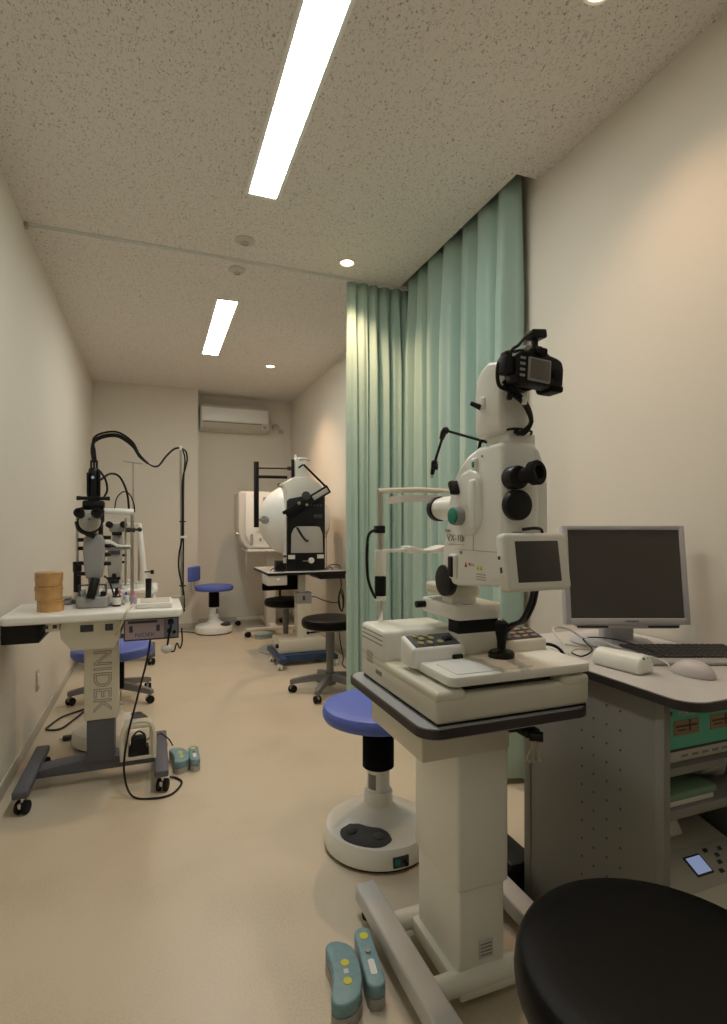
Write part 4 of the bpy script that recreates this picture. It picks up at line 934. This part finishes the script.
# cable bundle from the lamp over to the tall pole
q = MB(); 
for k, dz in enumerate((0, .012, -.010)):
    q.tube([(-.268 + .006 * k, 2.86, z + .680), (-.274 + .006 * k, 2.86, z + .738), (-.264, 2.865, z + .785 + dz), (-.220, 2.88, z + .815 + dz), (-.160, 2.90, z + .822 + dz), (-.10, 2.94, z + .785 + dz), (-.068, 2.99, z + .735 + dz * .5), (-.02, 3.0, z + .695), (.02, 3.01, z + .69), (.06, 3.03, z + .745), (.10, 3.04, z + .785), (.135, 3.05, z + .795)], .0052, 8, 8)
q.build('cable_bundle', M['black'], t)
for p_, q_ in (((-.205, 3.0, z + .46), (-.05, 3.0, z + .46)),):
    pass
MB().tube([(-.235, 2.86, z + .60), (-.20, 2.93, z + .635), (-.16, 2.97, z + .625), (-.128, 3.0, z + .55), (-.118, 3.01, z + .46)], .0055, 8).build('cable', M['black'], t)
MB().tube([(-.185, 3.01, z + .465), (-.175, 3.01, z + .52), (-.145, 3.01, z + .553), (-.115, 3.01, z + .54), (-.095, 3.01, z + .49), (-.092, 3.01, z + .45)], .003, 8).build('cable', M['black'], t)
MB().tube([(-.225, 2.9, z + .14), (-.205, 2.90, z + .12), (-.185, 2.90, z + .06), (-.18, 2.91, z + .018)], .004, 8).build('cable', M['black'], t)

# tall cable pole clamped on the right rear table corner
t = thing('cable_pole', 'tall thin metal pole carrying black cables at the right table corner', 'pole', (.137, 3.05, .70))
MB().cyl((.137, 3.05, .735), (.131, 3.05, 1.60), .0055, n=12).build('pole', M['steel'], t)
MB().lathe([(0, 0), (.009, 0), (.010, .012), (.006, .022), (0, .024)], (.131, 3.05, 1.597), 16).build('cap', M['white'], t)
q = MB(); q.box(.085, .150, 3.035, 3.065, TZ + .001, TZ + .010, .003).box(.127, .147, 3.035, 3.065, TZ - .06, TZ + .012, .003).box(.085, .150, 3.035, 3.065, TZ - .058, TZ - .050, .003).cyl((.10, 3.05, TZ - .055), (.10, 3.05, TZ - .0395), .005, n=10); q.build('clamp', M['steel'], t)
q = MB(); q.tube([(.138, 3.045, 1.605), (.158, 3.045, 1.59), (.165, 3.045, 1.55), (.155, 3.045, 1.50), (.143, 3.045, 1.44), (.142, 3.043, 1.25), (.137, 3.043, 1.12), (.124, 3.042, 1.05), (.122, 3.042, .97), (.135, 3.042, .90), (.147, 3.042, .84), (.150, 3.045, .76)], .0045, 8); q.tube([(.140, 3.055, 1.605), (.154, 3.055, 1.55), (.147, 3.055, 1.42), (.146, 3.057, 1.1), (.145, 3.057, .85), (.150, 3.055, .74)], .004, 8); q.build('cable', M['black'], t)
for zz in (1.215, .875): MB().box(.125, .158, 3.036, 3.062, zz, zz + .006, .001).build('cable_tie', M['black'], t)
MB().box(.130, .165, 3.037, 3.062, 1.13, 1.142, .002).build('cable_clip', M['white'], t)

# three round bentwood boxes
def wood_box(label, x, y, z0, h, r, lidh):
    t = thing('bentwood_box', label, 'wooden box', (x, y, z0), 'round wooden boxes stacked on the slit lamp table')
    MB().lathe([(0, 0), (r * .965, 0), (r * .965, h - lidh), (0, h - lidh)], (x, y, z0), 48).build('body', M['wood'], t)
    MB().lathe([(0, h - lidh), (r, h - lidh), (r, h - .003), (r - .003, h), (0, h)], (x, y, z0), 48).build('lid', M['wood'], t)
wood_box('round light wooden box at the bottom of the stack of three', -.433, 2.79, TZ + .0005, .050, .0555, .006)
wood_box('round light wooden box in the middle of the stack of three', -.441, 2.795, TZ + .0515, .062, .0565, .022)
wood_box('round light wooden box on top of the stack of three', -.440, 2.792, TZ + .1145, .061, .0560, .040)

# small things on the white table
t = thing('flat_device', 'flat white control box lying on the right of the slit lamp table', 'control box', (0, 2.76, TZ))
MB().prism([(2.70, TZ + .001), (2.83, TZ + .001), (2.83, TZ + .034), (2.70, TZ + .024)], 'x', -.075, .080, .004).build('body', M['creamlight'], t)
MB().prism([(2.715, TZ + .0254), (2.815, TZ + .0330), (2.815, TZ + .0345), (2.715, TZ + .0268)], 'x', -.060, .070).build('top_panel', M['trim'], t)
def bottle(label, x, y, r, h, body, cap, lab=None, z0=TZ + .0005):
    t = thing('eye_drop_bottle', label, 'bottle', (x, y, z0), 'small bottles on the slit lamp table')
    MB().lathe([(0, 0), (r * .95, 0), (r, .003), (r, h * .55), (r * .5, h * .68), (r * .4, h * .70), (0, h * .70)], (x, y, z0), 24).build('body', body, t)
    MB().lathe([(0, h * .69), (r * .55, h * .69), (r * .55, h * .75), (r * .42, h * .85), (r * .30, h), (0, h)], (x, y, z0), 20).build('cap', cap, t)
    if lab: MB().lathe([(r + .0004, h * .10), (r + .0004, h * .48)], (x, y, z0), 24).build('label', lab, t)
bottle('dark dropper bottle with a white label beside the slit lamp base', -.165, 2.835, .019, .088, M['brownglass'], M['black'], M['paper'])
bottle('pink-topped small bottle, rightmost of the little bottles on the table', -.093, 2.885, .015, .065, M['lilac'], M['pink'])
bottle('purple-capped small white bottle between the other little bottles', -.130, 2.98, .014, .050, M['label'], M['purple'])
bottle('pink-capped bottle standing just left of the purple-capped one', -.162, 3.03, .014, .055, M['label'], M['pink'])
t = thing('probe_handle', 'black upright handle on a round white stand at the table rear', 'handle', (-.028, 3.04, TZ))
MB().lathe([(0, 0), (.022, 0), (.022, .008), (.01, .012), (0, .012)], (-.028, 3.04, TZ + .0005), 24).build('stand', M['black'], t)
MB().cyl((-.028, 3.04, TZ + .010), (-.026, 3.04, TZ + .108), .013, .0155, n=18, bev=.003).build('grip', M['black'], t)
MB().cyl((-.012, 3.065, TZ + .045), (.004, 3.065, TZ + .045), .030, n=28, bev=.003).cyl((-.004, 3.065, TZ + .0005), (-.004, 3.065, TZ + .02), .012, n=12).build('white_wheel', M['white'], t)
t = thing('lens_case', 'low grey case lying beside the left headrest post', 'case', (-.40, 3.02, TZ))
MB().box(-.46, -.372, 2.975, 3.06, TZ + .0005, TZ + .024, .005).build('body', M['greyplastic'], t)
MB().box(-.455, -.377, 2.98, 3.055, TZ + .0235, TZ + .034, .005).build('lid', M['warmgrey'], t)

# ------------------------------------------------------------------ second slit lamp station further back
T2 = .655
t = thing('slit_lamp_table', 'second pale slit lamp table, mostly hidden behind the near one', 'table', (-.25, 5.25, 0))
MB().prism(rrect(-.60, .03, 4.98, 5.55, .03), 'z', T2 - .032, T2, .008, 3).build('tabletop', M['white'], t, angle=50)
MB().box(-.33, -.20, 5.18, 5.32, .10, T2 - .032, .006).build('column', M['cream'], t)
MB().box(-.50, .0, 5.20, 5.30, .05, .105, .008).build('base_beam', M['darkgrey'], t)
for x in (-.50, -.02):
    q = MB(); q.box(x - .03, x + .03, 5.0, 5.5, .072, .104, .008); fo = q.build('foot_bar', M['darkgrey'], t)
    for y in (5.03, 5.47): caster(fo, x, y, 0, .028, ang=R(70))
t = thing('slit_lamp', 'smaller-looking slit lamp microscope behind the near one, further from the camera', 'slit lamp', (-.30, 5.25, T2))
cx2, z = -.318, T2
q = MB(); q.prism(rrect(cx2 - .075, cx2 + .085, 5.10, 5.33, .02), 'z', z + .001, z + .05, .008, 3); q.build('sliding_base', M['greyplastic'], t)
q = MB(); q.lathe([(0, .05), (.04, .05), (.042, .07), (.02, .085), (.016, .13), (0, .13)], (cx2, 5.12, z)); q.cyl((cx2 - .05, 5.12, z + .09), (cx2 + .05, 5.12, z + .09), .012, n=12); q.build('joystick', M['black'], t)
q = MB(); q.prism([(cx2 - .045, z + .06), (cx2 - .055, z + .15), (cx2 - .06, z + .30), (cx2 - .05, z + .36), (cx2 + .05, z + .36), (cx2 + .06, z + .30), (cx2 + .055, z + .15), (cx2 + .045, z + .06)], 'y', 5.18, 5.28, .012, 3); q.build('arm_body', M['warmgrey'], t)
q = MB(); q.box(cx2 - .045, cx2 + .045, 5.165, 5.18, z + .29, z + .325, .003); q.build('scale_window', M['ink'], t)
for zz in (.22, .28, .34):
    MB().cyl((cx2 + .045, 5.22, z + zz), (cx2 + .095, 5.22, z + zz), .011, n=12).build('side_knob', M['black'], t)
    MB().cyl((cx2 - .095, 5.22, z + zz), (cx2 - .045, 5.22, z + zz), .011, n=12).build('side_knob', M['black'], t)
MB().box(cx2 - .08, cx2 + .08, 5.17, 5.24, z + .345, z + .375, .006).build('cross_yoke', M['black'], t)
q = MB(); q.lathe([(0, .37), (.045, .37), (.045, .44), (.038, .45), (.038, .485), (0, .485)], (cx2 + .02, 5.22, z)); q.build('neck', M['greyplastic'], t)
q = MB(); q.prism([(cx2 - .04, z + .49), (cx2 - .045, z + .56), (cx2 + .085, z + .56), (cx2 + .08, z + .49), (cx2 + .02, z + .465)], 'y', 5.14, 5.25, .012, 3); q.build('microscope_head', M['greyplastic'], t)
q = MB(); q.box(cx2 - .02, cx2 + .06, 5.13, 5.2, z + .455, z + .485, .008); q.build('objective', M['black'], t)
for dx in (-.035, .075):
    q = MB(); q.cyl((cx2 + dx, 5.05, z + .55), (cx2 + dx, 5.16, z + .545), .028, n=24, bev=.004); q.build('eyepiece', M['black'], t)
for hx in (-.46, -.13):
    MB().cyl((hx, 5.42, z + .001), (hx, 5.42, z + .55), .009, n=12).build('headrest_post', M['steel'], t)
q = MB(); q.box(-.46, -.13, 5.41, 5.43, z + .545, z + .565, .004); q.build('forehead_bar', M['white'], t)
q = MB(); q.tube([(-.13, 5.36, z + .56), (-.115, 5.36, z + .42), (-.09, 5.36, z + .18), (-.072, 5.36, z + .02)], .026, 12); q.build('white_arm', M['white'], t)
q = MB(); q.cyl((-.08, 5.33, z + .12), (-.01, 5.33, z + .12), .006, n=8).box(-.03, .0, 5.31, 5.35, z + .10, z + .135, .006); q.build('arm_knob', M['black'], t)
for i, (bx, by, br, bh) in enumerate(((-.22, 5.04, .035, .05), (-.12, 5.05, .03, .06), (-.20, 5.14, .03, .07))):
    tt = thing('white_jar', ['wide white jar at the front of the second slit lamp table', 'white jar on the right of the second slit lamp table', 'white jar at the rear between lamp and arm on second table'][i], 'jar', (bx, by, T2), 'white jars on the second slit lamp table')
    MB().lathe([(0, 0), (br, 0), (br, bh * .7), (0, bh * .7)], (bx, by, T2 + .0005), 24).build('body', M['white'], tt)
    MB().lathe([(0, bh * .7), (br * 1.04, bh * .7), (br * 1.04, bh * .95), (br * .9, bh), (0, bh)], (bx, by, T2 + .0005), 24).build('lid', M['label'], tt)

# ------------------------------------------------------------------ bowl perimeter (Goldmann type) on its table
PZ = .795
t = thing('perimeter_table', 'pale table on a cream column and blue wheeled base under the bowl perimeter', 'table', (1.25, 4.85, 0))
MB().box(.90, 1.60, 4.59, 5.30, PZ - .022, PZ, .003).build('tabletop', M['laminate'], t)
MB().box(.897, 1.603, 4.587, 5.303, PZ - .026, PZ - .004, .003).build('edge_band', M['black'], t)
q = MB(); q.box(.865 + .03, 1.065, 4.60, 4.85, PZ - .11, PZ - .026, .004); do = q.build('drawer', M['acwhite'], t)
MB().sphere((.99, 4.592, PZ - .062), .012, 14).build('knob', M['white'], do)
q = MB(); q.prism([(1.31, PZ - .026), (1.36, PZ - .07), (1.59, PZ - .07), (1.59, PZ - .026)], 'y', 4.60, 4.9); q.build('under_box', M['black'], t)
MB().box(1.212, 1.268, 4.76, 4.82, .58, PZ - .026, .004).build('inner_column', M['cream'], t)
MB().box(1.190, 1.312, 4.73, 4.86, .18, .60, .006).build('outer_column', M['cream'], t)
MB().box(1.185, 1.317, 4.725, 4.80, .50, .60, .005).build('control_box', M['greyplastic'], t)
MB().box(1.235, 1.255, 4.718, 4.726, .53, .57, .001).build('switch', M['ink'], t)
MB().box(1.000, 1.42, 4.62, 4.92, .095, .205, .008).build('lower_housing', M['cream'], t)
MB().cyl((.978, 4.66, .155), (1.002, 4.66, .155), .018, n=14, bev=.003).build('lock_knob', M['black'], t)
q = MB(); q.box(.965, 1.03, 4.43, 4.98, .055, .094, .006); bo = q.build('base_bar', M['baseblue'], t)
for y in (4.45, 4.76): caster(bo, .972, y, 0, .024, wheel=M['label'], hood=M['chrome'], ang=R(60))
q = MB(); q.box(1.41, 1.47, 4.43, 4.98, .055, .094, .006); bo = q.build('base_bar', M['baseblue'], t)
for y in (4.45, 4.94): caster(bo, 1.45, y, 0, .024, wheel=M['label'], hood=M['chrome'], ang=R(60))
MB().box(1.02, 1.42, 4.55, 4.66, .035, .094, .006).build('cross_bar', M['baseblue'], t)

MB().tube([(1.575, 4.68, PZ - .07), (1.58, 4.68, .64), (1.56, 4.68, .58), (1.55, 4.67, .50), (1.575, 4.67, .43), (1.60, 4.67, .47), (1.595, 4.67, .58), (1.575, 4.675, .62), (1.562, 4.68, .55), (1.57, 4.68, .46), (1.59, 4.68, .42), (1.60, 4.69, .52), (1.58, 4.69, .60)], .0055, 8, 8).build('cable', M['black'], t)
MB().tube([(1.312, 4.79, .545), (1.36, 4.77, .55), (1.43, 4.74, .52), (1.50, 4.71, .50), (1.56, 4.69, .50)], .0045, 8, 8).build('cable', M['black'], t)
MB().tube([(1.57, 4.70, .40), (1.56, 4.68, .25), (1.585, 4.70, .10), (1.59, 4.65, .006), (1.50, 4.40, .006), (1.52, 4.2, .006)], .0045, 8, 8).build('cable', M['black'], t)

t = thing('bowl_perimeter', 'white hemispherical bowl perimeter with a black front chart panel', 'perimeter', (1.25, 4.9, PZ))
# bowl: hemisphere shell opening away from the camera
bc = (1.235, 4.80, 1.245); pr = []
for k in range(13):
    a = PI / 2 * k / 12; pr.append((.335 * math.sin(a), -.27 * math.cos(a) - .0))
pr[0] = (0, -.27)
pr += [(.335, .07), (.322, .07), (.322, 0)]
for k in range(11, -1, -1):
    a = PI / 2 * k / 12; pr.append((.322 * math.sin(a), -.257 * math.cos(a)))
MB().lathe(pr, (bc[0], bc[1] + .20, bc[2]), 56, axis=(0, 1, 0)).build('bowl', M['white'], t, angle=50)
q = MB(); q.prism([(1.085, PZ + .006), (1.42, PZ + .006), (1.42, 1.50), (1.40, 1.56), (1.30, 1.625), (1.16, 1.625), (1.05, 1.56), (1.085, 1.50)], 'y', 4.705, 4.86, .010, 3); q.build('upper_housing', M['creamlight'], t, angle=40)
q = MB(); q.box(1.165, 1.275, 4.72, 4.83, 1.615, 1.80, .012, 3); q.cyl((1.175, 4.75, 1.80), (1.175, 4.75, 1.825), .012, n=12); q.build('lamp_housing', M['creamlight'], t)
MB().box(1.135, 1.158, 4.72, 4.75, 1.62, 1.78, .003).build('lamp_bracket', M['black'], t)
MB().tube([(1.20, 4.72, 1.775), (1.24, 4.715, 1.785), (1.30, 4.715, 1.775)], .004, 6).build('cable', M['greyplastic'], t)
q = MB(); q.prism([(1.082, PZ + .006), (1.425, PZ + .006), (1.425, 1.47), (1.40, 1.49), (1.105, 1.43), (1.082, 1.41)], 'y', 4.670, 4.7055, .004); po = q.build('front_panel', M['black'], t)
q = MB(); q.prism([(1.115, .955), (1.405, .955), (1.400, 1.12), (1.375, 1.18), (1.345, 1.188), (1.17, 1.188), (1.14, 1.17), (1.118, 1.12)], 'y', 4.664, 4.671, .002); q.build('chart_screen', M['dialwhite'], po)
q = MB(); q.tube([(1.165, 4.655, 1.18), (1.215, 4.652, 1.10), (1.25, 4.65, 1.06), (1.262, 4.65, 1.068)], .009, 8, 3); q.build('pointer', M['black'], po)
for x in (1.09, 1.352): 
    q = MB(); q.box(x, x + .06, 4.667, 4.6705, .903, .938); q.build('white_label', M['paper'], po)
MB().cyl((1.295, 4.672, .888), (1.295, 4.648, .888), .026, n=28, bev=.004).build('round_knob', M['white'], po)
MB().cyl((1.22, 4.668, .883), (1.28, 4.668, .883), .003, n=8).build('slot', M['steel'], po)
q = MB()
for k in range(4): q.cyl((1.295 + .03 * k, 4.671, 1.375), (1.295 + .03 * k, 4.660, 1.375), .009, n=14)
q.build('dials', M['padgrey'], po)
MB().box(1.32, 1.40, 4.666, 4.671, 1.26, 1.295, .002).build('name_plate', M['padgrey'], po)
# pantograph
def bar(p, q_, w, d): 
    p, q_ = Vector(p), Vector(q_); L = (q_ - p).length; a = math.atan2(q_.z - p.z, q_.x - p.x); c = (p + q_) / 2
    m = MB(); m.box(-L / 2, L / 2, -d / 2, d / 2, -w / 2, w / 2, .003); m.bm.transform(Matrix.Translation(c) @ Matrix.Rotation(-a, 4, 'Y')); return m
bar((1.215, 4.63, 1.728), (1.445, 4.63, 1.515), .018, .012).build('pantograph_arm', M['black'], t)
bar((1.447, 4.625, 1.522), (1.06, 4.625, 1.288), .075, .014).build('pantograph_bar', M['black'], t)
bar((1.43, 4.615, 1.512), (1.30, 4.615, 1.433), .040, .012).build('pantograph_window', M['dialwhite'], t)
bar((1.20, 4.612, 1.40), (1.03, 4.612, 1.30), .030, .012).build('pantograph_tail', M['black'], t)
q = MB(); q.cyl((1.235, 4.62, 1.455), (1.235, 4.605, 1.455), .038, n=24, bev=.002); q.build('pivot_disc', M['padgrey'], t)
q = MB(); q.cyl((1.17, 4.618, 1.39), (1.17, 4.60, 1.39), .014, n=16).cyl((1.24, 4.618, 1.375), (1.24, 4.60, 1.375), .012, n=16); q.build('pivot_screw', M['steel'], t)
MB().cyl((1.215, 4.64, 1.728), (1.18, 4.66, 1.70), .008, n=10).build('pantograph_pin', M['black'], t)
# left support frame
q = MB(); q.box(.803, .842, 4.70, 4.74, 1.18, 1.745, .003); q.build('frame_bar', M['black'], t)
q = MB(); q.cyl((.84, 4.72, 1.692), (1.14, 4.74, 1.70), .008, n=12).cyl((1.10, 4.74, 1.70), (1.135, 4.74, 1.70), .018, n=12); q.build('frame_rod', M['edge'], t)
q = MB(); q.cyl((.84, 4.72, 1.618), (1.10, 4.76, 1.622), .014, n=12); q.build('frame_rod', M['black'], t)
q = MB(); q.cyl((.84, 4.72, 1.245), (.905, 4.78, 1.245), .008, n=10).sphere((.865, 4.74, 1.245), .014, 12); q.cyl((.92, 4.80, 1.245), (.90, 4.78, 1.245), .035, n=20); q.build('frame_pivot', M['greyplastic'], t)
q = MB(); q.tube([(1.05, 4.72, 1.53), (1.02, 4.72, 1.54), (1.01, 4.72, 1.555), (1.03, 4.72, 1.565)], .004, 6); q.build('hook', M['padgrey'], t)
q = MB(); q.box(.985, 1.05, 4.68, 4.76, PZ + .004, PZ + .095, .006).cyl((1.0, 4.68, PZ + .05), (1.0, 4.665, PZ + .05), .02, n=16).box(1.055, 1.078, 4.68, 4.73, PZ + .002, PZ + .07, .004); q.build('chin_control', M['black'], t)
q = MB(); q.cyl((1.075, 4.72, PZ + .13), (1.063, 4.70, PZ + .13), .012, n=12); q.build('knob', M['ink'], t)
MB().cyl((1.47, 4.78, PZ), (1.47, 4.78, 1.15), .004, n=8).build('side_rod', M['steel'], t)
q = MB(); q.tube([(.96, 4.66, PZ + .006), (.99, 4.63, PZ + .006), (1.05, 4.64, PZ + .006), (1.07, 4.67, PZ + .02)], .004, 6); q.tube([(.94, 4.70, PZ + .006), (.96, 4.68, PZ + .03), (.985, 4.70, PZ + .03)], .004, 6); q.tube([(1.425, 4.68, PZ + .01), (1.48, 4.66, PZ + .05), (1.56, 4.68, PZ + .04), (1.59, 4.72, PZ + .006)], .004, 6); q.tube([(1.43, 4.66, PZ + .006), (1.47, 4.65, PZ + .03), (1.50, 4.68, PZ + .006)], .004, 6); q.build('cable', M['padgrey'], t)
cable('cable', 'grey cable running on the floor from the far blue stool to the wall', [(.42, 6.33, .006), (.34, 6.40, .006), (.22, 6.45, .006), (.10, 6.52, .006), (.0, 6.55, .006)], .005, M['padgrey'])

# ------------------------------------------------------------------ far white field analyser on its own table
AZ = .93
t = thing('analyser_table', 'white wheeled table holding the white machine at the far wall', 'table', (1.22, 6.2, 0))
MB().box(.95, 1.55, 5.98, 6.50, AZ - .022, AZ, .004).build('tabletop', M['white'], t)
MB().box(1.185, 1.285, 6.12, 6.28, .06, AZ - .022, .006).build('column', M['acwhite'], t)
MB().box(.93, .955, 6.0, 6.04, .60, AZ - .022, .004).build('side_bracket', M['greyplastic'], t)
for y in (5.88, 6.62):
    q = MB(); q.box(.915, 1.50, y - .025, y + .025, .062, .100, .008); fo = q.build('foot_bar', M['acwhite'], t)
    for x in (.935, 1.47): caster(fo, x, y, 0, .031, ang=R(10))
MB().box(1.20, 1.27, 5.88, 6.62, .060, .095, .006).build('base_beam', M['acwhite'], t)
t = thing('field_analyser', 'white rounded field analyser behind the bowl perimeter, at the far wall', 'analyser', (1.15, 6.2, AZ))
sh = [(.862, 1.56), (.862, 1.16), (.885, 1.04), (.93, .965), (.985, AZ + .001), (1.42, AZ + .001), (1.42, 1.575), (.90, 1.575)]
MB().prism(sh, 'y', 6.08, 6.42, .025, 4).build('shell', M['acwhite'], t, angle=40)
MB().prism([(.935, 1.56), (.935, 1.10), (1.0, .96), (1.41, .95), (1.41, 1.56)], 'y', 6.05, 6.085, .008).build('rear_cover', M['white'], t)
q = MB(); q.box(1.13, 1.35, 6.035, 6.055, 1.25, 1.51, .006); bo = q.build('recess_frame', M['greyplastic'], t)
MB().box(1.145, 1.335, 6.030, 6.037, 1.265, 1.495).build('recess', M['warmgrey'], bo)
MB().box(1.05, 1.115, 6.03, 6.055, 1.13, 1.50, .006).build('handle_strip', M['white'], t)
MB().cyl((.865, 6.12, 1.10), (.845, 6.12, 1.10), .018, n=14).build('side_knob', M['steel'], t)
q = MB(); q.box(.99, 1.02, 6.04, 6.055, .98, 1.10, .004).box(1.09, 1.11, 6.04, 6.055, 1.02, 1.06, .003); q.build('port_panel', M['greyplastic'], t)

# ------------------------------------------------------------------ world, camera, view
w = bpy.data.worlds.new('world'); w.use_nodes = True; bpy.context.scene.world = w
w.node_tree.nodes['Background'].inputs[0].default_value = (0.0, 0.0, 0.0, 1)
w.node_tree.nodes['Background'].inputs[1].default_value = 0.0

cam = bpy.data.cameras.new('camera'); co = bpy.data.objects.new('camera', cam); C.objects.link(co)
cam.sensor_fit = 'HORIZONTAL'; cam.sensor_width = 36.0; cam.lens = 545.9 / 727 * 36.0
cam.clip_start = .05
cam.shift_y = (525 - 512) / 727
co.location = (0, 0, 1.2)
yaw = math.atan((363.5 - 154) / 545.9)
co.rotation_euler = (R(90), 0, -yaw)
bpy.context.scene.camera = co
vs = bpy.context.scene.view_settings
vs.view_transform = 'Standard'; vs.look = 'None'; vs.gamma = 1.0; vs.exposure = 0.38; vs.use_curve_mapping = False
